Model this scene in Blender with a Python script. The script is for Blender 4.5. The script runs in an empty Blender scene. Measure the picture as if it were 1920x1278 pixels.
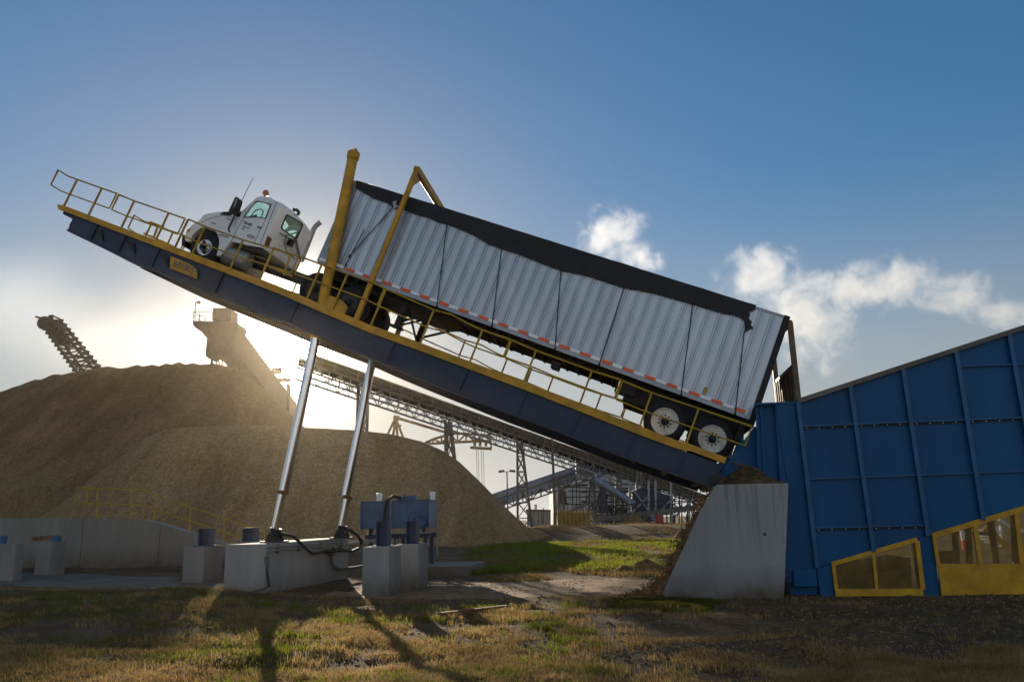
SKY_STR = .10; SKY_DUST = .35; SKY_SAT = 1.28; SKY_K = 7.0; SUN_STR = 5.0; EXPO = .42; REAR_FILL = 1.8
SKY_GLOW = ((60000, 6000.), (2500, 220.), (700, 110.), (160, 2.5))
STEAM = True; STEAM_STEP = .7; GRASS_N = 95000; STEAM_L = .0032; HAZE = .0001; HAZE_G = .88
import bpy, bmesh, math, random
import numpy as np
from mathutils import Vector, noise, geometry
random.seed(7)
rnd = random.Random(11)
scene = bpy.context.scene
COL = scene.collection
V3 = Vector

# ------------------------------------------------------------------ measured view
FOC, PITCH, ROLL, YAW, TILT, HCAM = 1466.1, .2234, .0257, .14414, .3994, 1.75
CAM = V3((0, 0, HCAM))
fwd = V3((0, math.cos(PITCH), math.sin(PITCH)))
r0 = V3((1, 0, 0)); u0 = r0.cross(fwd)
RGT = r0*math.cos(ROLL) - u0*math.sin(ROLL)
UPV = u0*math.cos(ROLL) + r0*math.sin(ROLL)
# dumper frame: D1 runs down the tilted deck, D2 is the deck normal, W points across it, T is level
D1 = V3((math.cos(YAW)*math.cos(TILT), -math.sin(YAW)*math.cos(TILT), -math.sin(TILT)))
D2 = V3((math.cos(YAW)*math.sin(TILT), -math.sin(YAW)*math.sin(TILT), math.cos(TILT)))
W = V3((math.sin(YAW), math.cos(YAW), 0))
T = V3((math.cos(YAW), -math.sin(YAW), 0))
Z = V3((0, 0, 1))
X = V3((1, 0, 0)); Y = V3((0, 1, 0))

def ray(x, y): return RGT*(x-960) + UPV*(639-y) + fwd*FOC
def hit(x, y, n, d):
    q = ray(x, y); return CAM + q*(d/q.dot(n))
def S(x, y, s): return hit(x, y, W, s)            # survey point on a plane s metres away, parallel to the dumper's side
def YP(x, y, d): return hit(x, y, Y, d)           # survey point on an upright plane d metres away
def UPL(x, y, u): return hit(x, y, T, u)
def AP(x, y, a): return hit(x, y, D1, a)
def GZ(x, y, z):
    q = ray(x, y); return CAM + q*((z-HCAM)/q.z)
def L(a, b, s): return CAM + D1*a + D2*b + W*s
def AB(p):
    v = p-CAM; return v.dot(D1), v.dot(D2), v.dot(W)
def Q(u, s, z): return V3((0, 0, z)) + T*u + W*s
def smooth(e0, e1, x):
    t = min(1, max(0, (x-e0)/(e1-e0))); return t*t*(3-2*t)
def nz(x, y, z=0.0): return noise.noise(V3((x, y, z)))
def fbm(x, y, z=0.0, o=4): return noise.fractal(V3((x, y, z)), 1.0, 2.0, o)
def interp(pts, x):
    if x <= pts[0][0]: return pts[0][1]
    for (x0, y0), (x1, y1) in zip(pts, pts[1:]):
        if x <= x1: return y0 + (y1-y0)*(x-x0)/(x1-x0)
    return pts[-1][1]

# ------------------------------------------------------------------ materials
def nodes(name):
    m = bpy.data.materials.new(name); m.use_nodes = True
    nt = m.node_tree; return m, nt, nt.nodes['Principled BSDF']
def mat(name, c, rough=.6, metal=0., var=.18, scale=3., bump=.0, bscale=30., c2=None, rust=None, spec=.4, streak=False):
    m, nt, b = nodes(name); N, K = nt.nodes.new, nt.links.new
    tc = N('ShaderNodeTexCoord'); mp = N('ShaderNodeMapping'); K(tc.outputs['Object'], mp.inputs[0])
    if streak: mp.inputs['Scale'].default_value = (1, 1, .16)
    n1 = N('ShaderNodeTexNoise'); n1.inputs['Scale'].default_value = scale; n1.inputs['Detail'].default_value = 6; n1.inputs['Roughness'].default_value = .65
    K(mp.outputs[0], n1.inputs['Vector'])
    cr = N('ShaderNodeValToRGB')
    lo = c2 if c2 else tuple(v*(1-var*1.6) for v in c); hi = tuple(min(1, v*(1+var)) for v in c)
    cr.color_ramp.elements[0].position = .32; cr.color_ramp.elements[1].position = .68
    cr.color_ramp.elements[0].color = (*lo, 1); cr.color_ramp.elements[1].color = (*(c if c2 else hi), 1)
    K(n1.outputs['Fac'], cr.inputs[0]); out = cr.outputs[0]
    if rust:
        n2 = N('ShaderNodeTexNoise'); n2.inputs['Scale'].default_value = scale*2.3; n2.inputs['Detail'].default_value = 8; n2.inputs['Roughness'].default_value = .75
        K(mp.outputs[0], n2.inputs['Vector'])
        r2 = N('ShaderNodeValToRGB'); r2.color_ramp.elements[0].position = rust[1]; r2.color_ramp.elements[1].position = rust[1]+.08
        K(n2.outputs['Fac'], r2.inputs[0])
        mx = N('ShaderNodeMix'); mx.data_type = 'RGBA'; K(r2.outputs[0], mx.inputs['Factor']); K(out, mx.inputs[6]); mx.inputs[7].default_value = (*rust[0], 1)
        out = mx.outputs[2]
    K(out, b.inputs['Base Color'])
    b.inputs['Metallic'].default_value = metal; b.inputs['Specular IOR Level'].default_value = spec
    mr = N('ShaderNodeMapRange'); mr.inputs[3].default_value = max(0, rough-.12); mr.inputs[4].default_value = min(1, rough+.12)
    K(n1.outputs['Fac'], mr.inputs[0]); K(mr.outputs[0], b.inputs['Roughness'])
    if bump:
        n3 = N('ShaderNodeTexNoise'); n3.inputs['Scale'].default_value = bscale; n3.inputs['Detail'].default_value = 5
        K(tc.outputs['Object'], n3.inputs['Vector'])
        bp = N('ShaderNodeBump'); bp.inputs['Strength'].default_value = bump; bp.inputs['Distance'].default_value = .05
        K(n3.outputs['Fac'], bp.inputs['Height']); K(bp.outputs[0], b.inputs['Normal'])
    return m

M = {}
M['yellow'] = mat('yellow_paint', (.56, .29, .010), .45, var=.22, scale=2.5, rust=((.16, .08, .03), .66))
M['rail'] = mat('rail_yellow', (.44, .28, .012), .5, var=.2, scale=3)
M['beam'] = mat('navy_steel', (.022, .038, .075), .5, var=.3, scale=.9, rust=((.06, .05, .05), .60))
M['blue'] = mat('hopper_blue', (.003, .092, .225), .5, var=.22, scale=.7, c2=(.002, .056, .15), rust=((.012, .10, .18), .60), spec=.25, bump=.18, bscale=1.4, streak=True)
M['bluerib'] = mat('hopper_rib_blue', (.004, .090, .22), .42, var=.25, scale=2)
M['dirtyflange'] = mat('dirty_flange', (.02, .045, .08), .8, var=.5, scale=8)
M['bolt'] = mat('bolt_steel', (.55, .55, .52), .35, .8)
M['tank'] = mat('tank_blue', (.04, .12, .26), .45, var=.2, scale=2.0)
M['post'] = mat('post_blue', (.03, .058, .125), .5, var=.3, scale=3)
M['alu'] = mat('trailer_aluminium', (.47, .51, .55), .38, .6, var=.16, scale=.9, streak=True, rust=((.22, .23, .25), .655), bump=.25, bscale=1.6)
M['alurail'] = mat('rail_aluminium', (.34, .36, .39), .45, .55, var=.2, scale=2)
M['tarp'] = mat('tarp_cloth', (.014, .014, .015), .62, var=.5, scale=1.5, bump=1.0, bscale=2.2)
M['rubber'] = mat('tyre_rubber', (.018, .018, .019), .8, var=.35, scale=5, bump=.3, bscale=40)
M['rim'] = mat('wheel_cream', (.62, .58, .50), .5, var=.25, scale=5, rust=((.25, .2, .15), .68))
M['chrome'] = mat('chrome_rod', (.75, .77, .80), .12, 1.0, var=.05, scale=1.2)
M['polish'] = mat('polished_wheel', (.75, .76, .78), .22, 1.0, var=.1)
M['black'] = mat('black_steel', (.013, .013, .014), .55, var=.4, scale=3)
M['chassis'] = mat('chassis_steel', (.020, .019, .020), .7, var=.5, scale=3, rust=((.05, .035, .025), .62))
M['dark'] = mat('dark_steel', (.045, .042, .04), .65, var=.4, scale=2, rust=((.09, .055, .03), .62))
M['white'] = mat('truck_white', (.78, .78, .77), .28, var=.04, scale=1.0, spec=.5, rust=((.6, .56, .5), .74))
M['orange'] = mat('reflector_orange', (.95, .12, .015), .3, var=.1)
M['refl'] = mat('reflector_white', (.93, .93, .94), .35, var=.05)
M['concrete'] = mat('concrete', (.31, .30, .28), .85, var=.16, scale=1.6, rust=((.21, .19, .155), .64), bump=.25, bscale=14, streak=True)
M['concrete2'] = mat('weathered_concrete', (.25, .235, .205), .88, var=.25, scale=1.1, rust=((.14, .105, .07), .58), bump=.25, bscale=14, streak=True)
M['joint'] = mat('joint_dark', (.07, .065, .055), .9)
M['gal'] = mat('galvanised', (.30, .31, .31), .5, .5, var=.25, scale=2)
M['galdark'] = mat('weathered_galvanised', (.15, .135, .115), .6, .3, var=.35, scale=1.5, rust=((.11, .07, .04), .6))
M['hose'] = mat('hose_rubber', (.016, .016, .017), .6)
M['belt'] = mat('belt_cover_brown', (.085, .055, .03), .8, var=.4, scale=.6, rust=((.15, .09, .045), .56))
M['wall'] = mat('plant_cladding', (.46, .45, .42), .6, var=.1, scale=.4)
M['roof'] = mat('plant_roof', (.50, .50, .48), .5, var=.1, scale=.4)
M['bluecover'] = mat('blue_cover', (.22, .25, .30), .45, .2, var=.25, scale=.3)
M['navy'] = mat('plant_navy', (.04, .05, .08), .55, var=.4, scale=.4)
M['tan'] = mat('tan_steel', (.22, .15, .075), .6, var=.3, scale=.5)
M['ochre'] = mat('ochre_fence', (.30, .20, .05), .7, var=.3, scale=1.0)
M['rust'] = mat('rusty_steel', (.20, .09, .035), .85, var=.4, scale=6, bump=.4, bscale=30)
M['gate'] = mat('tailgate_tan', (.15, .095, .05), .6, var=.35, scale=3)
M['red'] = mat('red_paint', (.5, .03, .02), .5)
M['seat'] = mat('cab_interior', (.05, .05, .05), .8)
M['signblue'] = mat('sign_letters', (.06, .09, .14), .6)
M['lens'] = mat('lamp_amber', (.45, .18, .06), .3)
M['ink'] = mat('door_lettering', (.10, .10, .11), .6)
M['seam_dark'] = mat('door_seam', (.06, .06, .06), .8)  # even dark tone of the cab seams and window seals

def glass(name, tint, gl=.07):
    m, nt, b = nodes(name); N, K = nt.nodes.new, nt.links.new
    nt.nodes.remove(b); o = nt.nodes['Material Output']
    t = N('ShaderNodeBsdfTransparent'); t.inputs[0].default_value = (*tint, 1)
    g = N('ShaderNodeBsdfGlossy'); g.inputs['Roughness'].default_value = .05
    nn = N('ShaderNodeTexNoise'); nn.inputs['Scale'].default_value = 3
    mr = N('ShaderNodeMapRange'); mr.inputs[3].default_value = gl*.5; mr.inputs[4].default_value = gl*1.5; K(nn.outputs[0], mr.inputs[0])
    x = N('ShaderNodeMixShader'); K(mr.outputs[0], x.inputs[0]); K(t.outputs[0], x.inputs[1]); K(g.outputs[0], x.inputs[2])
    K(x.outputs[0], o.inputs[0]); return m
M['glass'] = glass('cab_glass', (.86, .97, .93))

def chipmat(name, ca, cb, cc):
    m, nt, b = nodes(name); N, K = nt.nodes.new, nt.links.new
    tc = N('ShaderNodeTexCoord')
    n1 = N('ShaderNodeTexNoise'); n1.inputs['Scale'].default_value = .13; n1.inputs['Detail'].default_value = 9; n1.inputs['Roughness'].default_value = .62
    n2 = N('ShaderNodeTexNoise'); n2.inputs['Scale'].default_value = 2.2; n2.inputs['Detail'].default_value = 7; n2.inputs['Roughness'].default_value = .8
    vo = N('ShaderNodeTexVoronoi'); vo.inputs['Scale'].default_value = 8
    for n in (n1, n2, vo): K(tc.outputs['Object'], n.inputs['Vector'])
    r1 = N('ShaderNodeValToRGB'); r1.color_ramp.elements[0].position = .35; r1.color_ramp.elements[1].position = .66
    r1.color_ramp.elements[0].color = (*ca, 1); r1.color_ramp.elements[1].color = (*cb, 1); K(n1.outputs[0], r1.inputs[0])
    r2 = N('ShaderNodeValToRGB'); r2.color_ramp.elements[0].position = .40; r2.color_ramp.elements[1].position = .72
    r2.color_ramp.elements[0].color = (0, 0, 0, 1); r2.color_ramp.elements[1].color = (1, 1, 1, 1); K(n2.outputs[0], r2.inputs[0])
    mx = N('ShaderNodeMix'); mx.data_type = 'RGBA'; K(r2.outputs[0], mx.inputs['Factor']); K(r1.outputs[0], mx.inputs[6]); mx.inputs[7].default_value = (*cc, 1)
    mp = N('ShaderNodeMapping'); mp.inputs['Scale'].default_value = (1, .22, .22); K(tc.outputs['Object'], mp.inputs[0])     # slides that ran down the face
    n4 = N('ShaderNodeTexNoise'); n4.inputs['Scale'].default_value = .33; n4.inputs['Detail'].default_value = 7; n4.inputs['Roughness'].default_value = .7; n4.inputs['Distortion'].default_value = .6; K(mp.outputs[0], n4.inputs['Vector'])
    r4 = N('ShaderNodeMapRange'); r4.inputs[1].default_value = .42; r4.inputs[2].default_value = .62; r4.inputs[3].default_value = .55; K(n4.outputs[0], r4.inputs[0])
    m4 = N('ShaderNodeMix'); m4.data_type = 'RGBA'; K(r4.outputs[0], m4.inputs['Factor']); m4.inputs[6].default_value = (*[v*.62 for v in ca], 1); K(mx.outputs[2], m4.inputs[7])
    hs = N('ShaderNodeHueSaturation'); K(m4.outputs[2], hs.inputs['Color'])
    mr = N('ShaderNodeMapRange'); mr.inputs[3].default_value = .62; mr.inputs[4].default_value = 1.3; K(vo.outputs['Color'], mr.inputs[0]); K(mr.outputs[0], hs.inputs['Value'])
    K(hs.outputs[0], b.inputs['Base Color']); b.inputs['Roughness'].default_value = .95; b.inputs['Specular IOR Level'].default_value = .1
    bp = N('ShaderNodeBump'); bp.inputs['Strength'].default_value = .45; bp.inputs['Distance'].default_value = .10
    ad = N('ShaderNodeMath'); K(n2.outputs[0], ad.inputs[0]); K(vo.outputs['Distance'], ad.inputs[1]); K(ad.outputs[0], bp.inputs['Height']); K(bp.outputs[0], b.inputs['Normal'])
    return m
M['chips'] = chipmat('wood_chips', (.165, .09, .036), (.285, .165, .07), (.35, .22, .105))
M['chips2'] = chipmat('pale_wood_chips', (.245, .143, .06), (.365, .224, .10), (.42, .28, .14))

M['bark'] = chipmat('bark', (.05, .032, .016), (.12, .078, .036), (.24, .165, .085))
def piermat(c=(.33, .33, .325), st=.8):                                             # concrete with brown water stains that run down from the heap on its top
    m = mat('stained_concrete', c, .85, var=.12, scale=1.3, rust=((.24, .225, .20), .66), bump=.25, bscale=14, streak=True)
    nt = m.node_tree; N, K = nt.nodes.new, nt.links.new; b = nt.nodes['Principled BSDF']; src = b.inputs['Base Color'].links[0].from_socket
    tc = N('ShaderNodeTexCoord'); mp = N('ShaderNodeMapping'); mp.inputs['Scale'].default_value = (3.2, 3.2, .10); K(tc.outputs['Object'], mp.inputs[0])
    n = N('ShaderNodeTexNoise'); n.inputs['Scale'].default_value = 1.6; n.inputs['Detail'].default_value = 5; n.inputs['Roughness'].default_value = .7; K(mp.outputs[0], n.inputs['Vector'])
    r = N('ShaderNodeMapRange'); r.inputs[1].default_value = .50; r.inputs[2].default_value = .68; K(n.outputs[0], r.inputs[0])
    s = N('ShaderNodeSeparateXYZ'); K(tc.outputs['Object'], s.inputs[0]); z = N('ShaderNodeMapRange'); z.inputs[1].default_value = .7; z.inputs[2].default_value = 2.3; z.inputs[4].default_value = st; K(s.outputs['Z'], z.inputs[0])
    mu = N('ShaderNodeMath'); mu.operation = 'MULTIPLY'; K(r.outputs[0], mu.inputs[0]); K(z.outputs[0], mu.inputs[1])
    n2 = N('ShaderNodeTexNoise'); n2.inputs['Scale'].default_value = 2.5; n2.inputs['Detail'].default_value = 6; K(tc.outputs['Object'], n2.inputs['Vector'])
    lo = N('ShaderNodeMapRange'); lo.inputs[1].default_value = .75; lo.inputs[2].default_value = .05; lo.inputs[4].default_value = 1.7; K(s.outputs['Z'], lo.inputs[0])
    ml = N('ShaderNodeMath'); ml.operation = 'MULTIPLY'; K(n2.outputs[0], ml.inputs[0]); K(lo.outputs[0], ml.inputs[1])
    mx = N('ShaderNodeMath'); mx.operation = 'MAXIMUM'; K(mu.outputs[0], mx.inputs[0]); K(ml.outputs[0], mx.inputs[1])
    c = N('ShaderNodeMix'); c.data_type = 'RGBA'; K(mx.outputs[0], c.inputs['Factor']); K(src, c.inputs[6]); c.inputs[7].default_value = (.115, .085, .055, 1); K(c.outputs[2], b.inputs['Base Color'])
    return m
M['pier'] = piermat((.30, .30, .29), .85)
M['concrete'] = piermat((.31, .30, .28), .0); M['concrete2'] = piermat((.245, .225, .195), .55)

# ------------------------------------------------------------------ mesh helper
ORG = {}
class MB:
    def __init__(s): s.v = []; s.f = []
    def add(s, vs, fs):
        n = len(s.v); s.v += [V3(p) for p in vs]; s.f += [tuple(i+n for i in q) for q in fs]; return s
    def hexa(s, a, b):                      # two quads -> closed box
        s.add(list(a)+list(b), [(3, 2, 1, 0), (4, 5, 6, 7), (0, 1, 5, 4), (1, 2, 6, 5), (2, 3, 7, 6), (3, 0, 4, 7)]); return s
    def box(s, c, hx, hy, hz):              # centre and three half-axis vectors
        q = [c-hx-hy, c+hx-hy, c+hx+hy, c-hx+hy]
        return s.hexa([p-hz for p in q], [p+hz for p in q])
    def bar(s, p, q, w, d, up=None):        # rectangular bar between two points
        ax = (q-p).normalized(); up = up or Z
        if abs(ax.dot(up)) > .97: up = W
        sx = ax.cross(up).normalized(); sy = sx.cross(ax)
        k = [(-1, -1), (1, -1), (1, 1), (-1, 1)]
        return s.hexa([p+sx*(i*w/2)+sy*(j*d/2) for i, j in k], [q+sx*(i*w/2)+sy*(j*d/2) for i, j in k])
    def ibeam(s, p, q, w, d, up, t=.02):
        ax = (q-p).normalized(); sx = ax.cross(up).normalized(); sy = sx.cross(ax)
        s.bar(p+sy*(d/2), q+sy*(d/2), w, t, sy); s.bar(p-sy*(d/2), q-sy*(d/2), w, t, sy); s.bar(p, q, t, d-t, sy); return s
    def tube(s, pts, r, n=8, caps=True):
        pts = [V3(p) for p in pts]; rs = r if isinstance(r, (list, tuple)) else [r]*len(pts)
        base = len(s.v); ref = None
        for i, p in enumerate(pts):
            a = pts[max(0, i-1)]; b = pts[min(len(pts)-1, i+1)]; ax = (b-a).normalized()
            if ref is None: ref = Z if abs(ax.z) < .9 else X
            sx = ax.cross(ref)
            if sx.length < 1e-4: sx = ax.cross(X)
            sx.normalize(); sy = sx.cross(ax); ref = sy if sy.length > .1 else ref
            m = 1.0
            if 0 < i < len(pts)-1:
                c = (pts[i]-a).normalized().dot((b-pts[i]).normalized()); m = min(1.5, 1/max(.4, math.sqrt((1+c)/2)))
            for k in range(n):
                t = 2*math.pi*k/n; s.v.append(p + sx*(math.cos(t)*rs[i]*m) + sy*(math.sin(t)*rs[i]*m))
        for i in range(len(pts)-1):
            for k in range(n):
                k2 = (k+1) % n; o = base+i*n
                s.f.append((o+k, o+k2, o+n+k2, o+n+k))
        if caps:
            s.f.append(tuple(base+k for k in reversed(range(n)))); o = base+(len(pts)-1)*n; s.f.append(tuple(o+k for k in range(n)))
        return s
    def lathe(s, o, ax, prof, n=24, caps=True):        # profile of (radius, height along ax)
        ax = ax.normalized(); sx = ax.orthogonal().normalized(); sy = ax.cross(sx); base = len(s.v)
        for r, h in prof:
            for k in range(n):
                t = 2*math.pi*k/n; s.v.append(o+ax*h+sx*(math.cos(t)*r)+sy*(math.sin(t)*r))
        for i in range(len(prof)-1):
            for k in range(n):
                k2 = (k+1) % n; a = base+i*n; s.f.append((a+k, a+k2, a+n+k2, a+n+k))
        if caps and prof[0][0] > 1e-4: s.f.append(tuple(base+k for k in reversed(range(n))))
        if caps and prof[-1][0] > 1e-4: s.f.append(tuple(base+(len(prof)-1)*n+k for k in range(n)))
        return s
    def plate(s, outer, ext, holes=()):     # flat outline (with holes) pulled along a vector
        ext = V3(ext)
        if not holes and len(outer) == 4:
            return s.hexa([V3(p) for p in outer], [V3(p)+ext for p in outer])
        loops = [[V3(p) for p in outer]] + [[V3(p) for p in h] for h in holes]
        flat = [p for l in loops for p in l]; n = len(flat)
        tri = geometry.tessellate_polygon(loops)
        fs = [tuple(t) for t in tri] + [tuple(i+n for i in reversed(t)) for t in tri]
        o = 0
        for l in loops:
            m = len(l)
            for i in range(m): j = (i+1) % m; fs.append((o+i, o+j, o+j+n, o+i+n))
            o += m
        return s.add(flat + [p+ext for p in flat], fs)
    def loft(s, rings, caps=True):
        n = len(rings[0]); b = len(s.v)
        for r in rings: s.v += [V3(p) for p in r]
        for i in range(len(rings)-1):
            for k in range(n):
                k2 = (k+1) % n; s.f.append((b+i*n+k, b+i*n+k2, b+(i+1)*n+k2, b+(i+1)*n+k))
        if caps: s.f.append(tuple(b+k for k in reversed(range(n)))); s.f.append(tuple(b+(len(rings)-1)*n+k for k in range(n)))
        return s
    def build(s, name, m, parent=None, smooth_=False, bevel=0., org=None, subd=0):
        if parent is not None: o = ORG[parent.name]
        else: o = org if org is not None else V3(((min(p.x for p in s.v)+max(p.x for p in s.v))/2, (min(p.y for p in s.v)+max(p.y for p in s.v))/2, min(p.z for p in s.v)))
        me = bpy.data.meshes.new(name); me.from_pydata([tuple(p-o) for p in s.v], [], s.f)
        bm = bmesh.new(); bm.from_mesh(me); bmesh.ops.recalc_face_normals(bm, faces=bm.faces); bm.to_mesh(me); bm.free()
        me.materials.append(m)
        if smooth_: me.polygons.foreach_set('use_smooth', [True]*len(me.polygons))
        ob = bpy.data.objects.new(name, me); COL.objects.link(ob)
        if smooth_:
            try: me.set_sharp_from_angle(angle=math.radians(38))
            except Exception: pass
        if bevel:
            bv = ob.modifiers.new('bevel', 'BEVEL'); bv.width = bevel; bv.segments = 2; bv.limit_method = 'ANGLE'; bv.angle_limit = math.radians(35)
        if parent is not None: ob.parent = parent
        else: ob.location = o
        ORG[ob.name] = o
        return ob
def tag(o, label=None, cat=None, group=None, kind=None):
    if label: o['label'] = label
    if cat: o['category'] = cat
    if group: o['group'] = group
    if kind: o['kind'] = kind
    return o
def empty(name, loc, label, cat, group=None):
    o = bpy.data.objects.new(name, None); COL.objects.link(o); o.location = loc; o.empty_display_size = .3
    ORG[o.name] = V3(loc); return tag(o, label, cat, group)
def lettering(name, body, size, o, xd, yd, m, parent, depth=.004, sx=1.0):
    cu = bpy.data.curves.new(name, 'FONT'); cu.body = body; cu.size = size; cu.extrude = depth; cu.align_x = 'LEFT'; cu.resolution_u = 2
    t = bpy.data.objects.new(name, cu); COL.objects.link(t); bpy.context.view_layer.update()
    me = bpy.data.meshes.new_from_object(t); COL.objects.unlink(t); bpy.data.objects.remove(t)
    xd = xd.normalized(); yd = yd.normalized(); zd = xd.cross(yd).normalized()
    mb = MB(); mb.add([o+xd*(v.co.x*sx)+yd*v.co.y+zd*v.co.z for v in me.vertices], [tuple(p.vertices) for p in me.polygons])
    bpy.data.meshes.remove(me)
    return mb.build(name, m, parent)
S0 = 18.5; SN = S0-.35; SF = S0+2.95
# ------------------------------------------------------------------ camera
cd = bpy.data.cameras.new('camera'); cam = bpy.data.objects.new('camera', cd); COL.objects.link(cam)
from mathutils import Matrix
bk = -fwd
cam.matrix_world = Matrix(((RGT.x, UPV.x, bk.x, CAM.x), (RGT.y, UPV.y, bk.y, CAM.y), (RGT.z, UPV.z, bk.z, CAM.z), (0, 0, 0, 1)))
cd.sensor_width = 36; cd.lens = FOC/1920*36; cd.clip_end = 6000; cd.clip_start = .05
scene.camera = cam

# ------------------------------------------------------------------ sky and sun
SUN = ray(547, 641).normalized()
elev = math.asin(SUN.z); az = math.atan2(SUN.x, SUN.y)
wd = bpy.data.worlds.new('World'); scene.world = wd; wd.use_nodes = True
nt = wd.node_tree; N, K = nt.nodes.new, nt.links.new
bg = nt.nodes['Background']
sky = N('ShaderNodeTexSky'); sky.sky_type = 'NISHITA'; sky.sun_disc = False
sky.sun_elevation = elev; sky.sun_rotation = az; sky.altitude = 50; sky.air_density = 1.0; sky.dust_density = SKY_DUST; sky.ozone_density = 2.2
hs = N('ShaderNodeHueSaturation'); hs.inputs['Saturation'].default_value = SKY_SAT; K(sky.outputs[0], hs.inputs['Color'])
tc = N('ShaderNodeTexCoord'); nv = N('ShaderNodeVectorMath'); nv.operation = 'NORMALIZE'; K(tc.outputs['Generated'], nv.inputs[0])
sz = N('ShaderNodeSeparateXYZ'); K(nv.outputs[0], sz.inputs[0]); sm_ = N('ShaderNodeMapRange'); sm_.interpolation_type = 'SMOOTHSTEP'; sm_.inputs[1].default_value = .0; sm_.inputs[2].default_value = .42; sm_.inputs[3].default_value = SKY_SAT*.12; sm_.inputs[4].default_value = SKY_SAT; K(sz.outputs['Z'], sm_.inputs[0]); K(sm_.outputs[0], hs.inputs['Saturation'])
dt = N('ShaderNodeVectorMath'); dt.operation = 'DOT_PRODUCT'; K(nv.outputs[0], dt.inputs[0]); dt.inputs[1].default_value = SUN
mxm = N('ShaderNodeMath'); mxm.operation = 'MAXIMUM'; K(dt.outputs['Value'], mxm.inputs[0]); mxm.inputs[1].default_value = 0
prev = None
for pw, amp in SKY_GLOW:                      # the sun's aureole: part of the sky itself, fixed round the sun's direction
    p_ = N('ShaderNodeMath'); p_.operation = 'POWER'; K(mxm.outputs[0], p_.inputs[0]); p_.inputs[1].default_value = pw
    m_ = N('ShaderNodeMath'); m_.operation = 'MULTIPLY'; K(p_.outputs[0], m_.inputs[0]); m_.inputs[1].default_value = amp
    if prev is None: prev = m_
    else:
        a_ = N('ShaderNodeMath'); K(prev.outputs[0], a_.inputs[0]); K(m_.outputs[0], a_.inputs[1]); prev = a_
cmb = N('ShaderNodeVectorMath'); cmb.operation = 'SCALE'; cmb.inputs[0].default_value = (1.0, .93, .80); K(prev.outputs[0], cmb.inputs['Scale'])
bw = N('ShaderNodeRGBToBW'); K(hs.outputs[0], bw.inputs[0])             # soften the steep rise of the clear-sky model toward the sun
k1 = N('ShaderNodeMath'); k1.operation = 'DIVIDE'; K(bw.outputs[0], k1.inputs[0]); k1.inputs[1].default_value = SKY_K
k2 = N('ShaderNodeMath'); K(k1.outputs[0], k2.inputs[0]); k2.inputs[1].default_value = 1.0
k3 = N('ShaderNodeMath'); k3.operation = 'DIVIDE'; k3.inputs[0].default_value = 1.0; K(k2.outputs[0], k3.inputs[1])
ks = N('ShaderNodeVectorMath'); ks.operation = 'SCALE'; K(hs.outputs[0], ks.inputs[0]); K(k3.outputs[0], ks.inputs['Scale'])
ad = N('ShaderNodeVectorMath'); K(ks.outputs[0], ad.inputs[0]); K(cmb.outputs[0], ad.inputs[1])
# added fill glow, mottled like cloud, in the sky behind the viewer: lights shaded faces
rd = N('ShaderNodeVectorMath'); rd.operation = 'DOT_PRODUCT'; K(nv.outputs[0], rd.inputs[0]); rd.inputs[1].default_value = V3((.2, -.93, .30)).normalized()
rm = N('ShaderNodeMapRange'); rm.interpolation_type = 'SMOOTHSTEP'; rm.inputs[1].default_value = .05; rm.inputs[2].default_value = .75; rm.inputs[3].default_value = 0; rm.inputs[4].default_value = REAR_FILL
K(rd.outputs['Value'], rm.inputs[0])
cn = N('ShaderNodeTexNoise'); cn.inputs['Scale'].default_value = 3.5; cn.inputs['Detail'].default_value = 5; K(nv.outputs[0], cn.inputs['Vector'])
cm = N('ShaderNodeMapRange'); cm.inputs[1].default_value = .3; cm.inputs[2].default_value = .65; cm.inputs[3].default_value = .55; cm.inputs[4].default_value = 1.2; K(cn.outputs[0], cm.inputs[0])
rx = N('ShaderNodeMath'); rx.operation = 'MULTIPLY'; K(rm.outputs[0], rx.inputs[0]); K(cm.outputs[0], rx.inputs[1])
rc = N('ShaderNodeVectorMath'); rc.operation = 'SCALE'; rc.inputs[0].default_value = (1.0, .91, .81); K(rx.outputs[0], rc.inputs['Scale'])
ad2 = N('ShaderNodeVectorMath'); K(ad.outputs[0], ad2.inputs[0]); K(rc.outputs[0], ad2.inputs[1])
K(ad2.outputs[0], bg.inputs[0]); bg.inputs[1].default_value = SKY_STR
sl = bpy.data.lights.new('sun', 'SUN'); sl.energy = SUN_STR; sl.angle = math.radians(.5); sl.color = (1, .86, .66)
so = bpy.data.objects.new('sun', sl); COL.objects.link(so); so.rotation_euler = (-SUN).to_track_quat('-Z', 'Y').to_euler()
scene.view_settings.view_transform = 'Standard'; scene.view_settings.look = 'None'; scene.view_settings.exposure = EXPO; scene.view_settings.gamma = 1
try: scene.cycles.use_denoising = True
except Exception: pass
scene.cycles.max_bounces = 8; scene.cycles.transparent_max_bounces = 24; scene.cycles.volume_bounces = 1
scene.cycles.sample_clamp_indirect = 6

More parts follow.
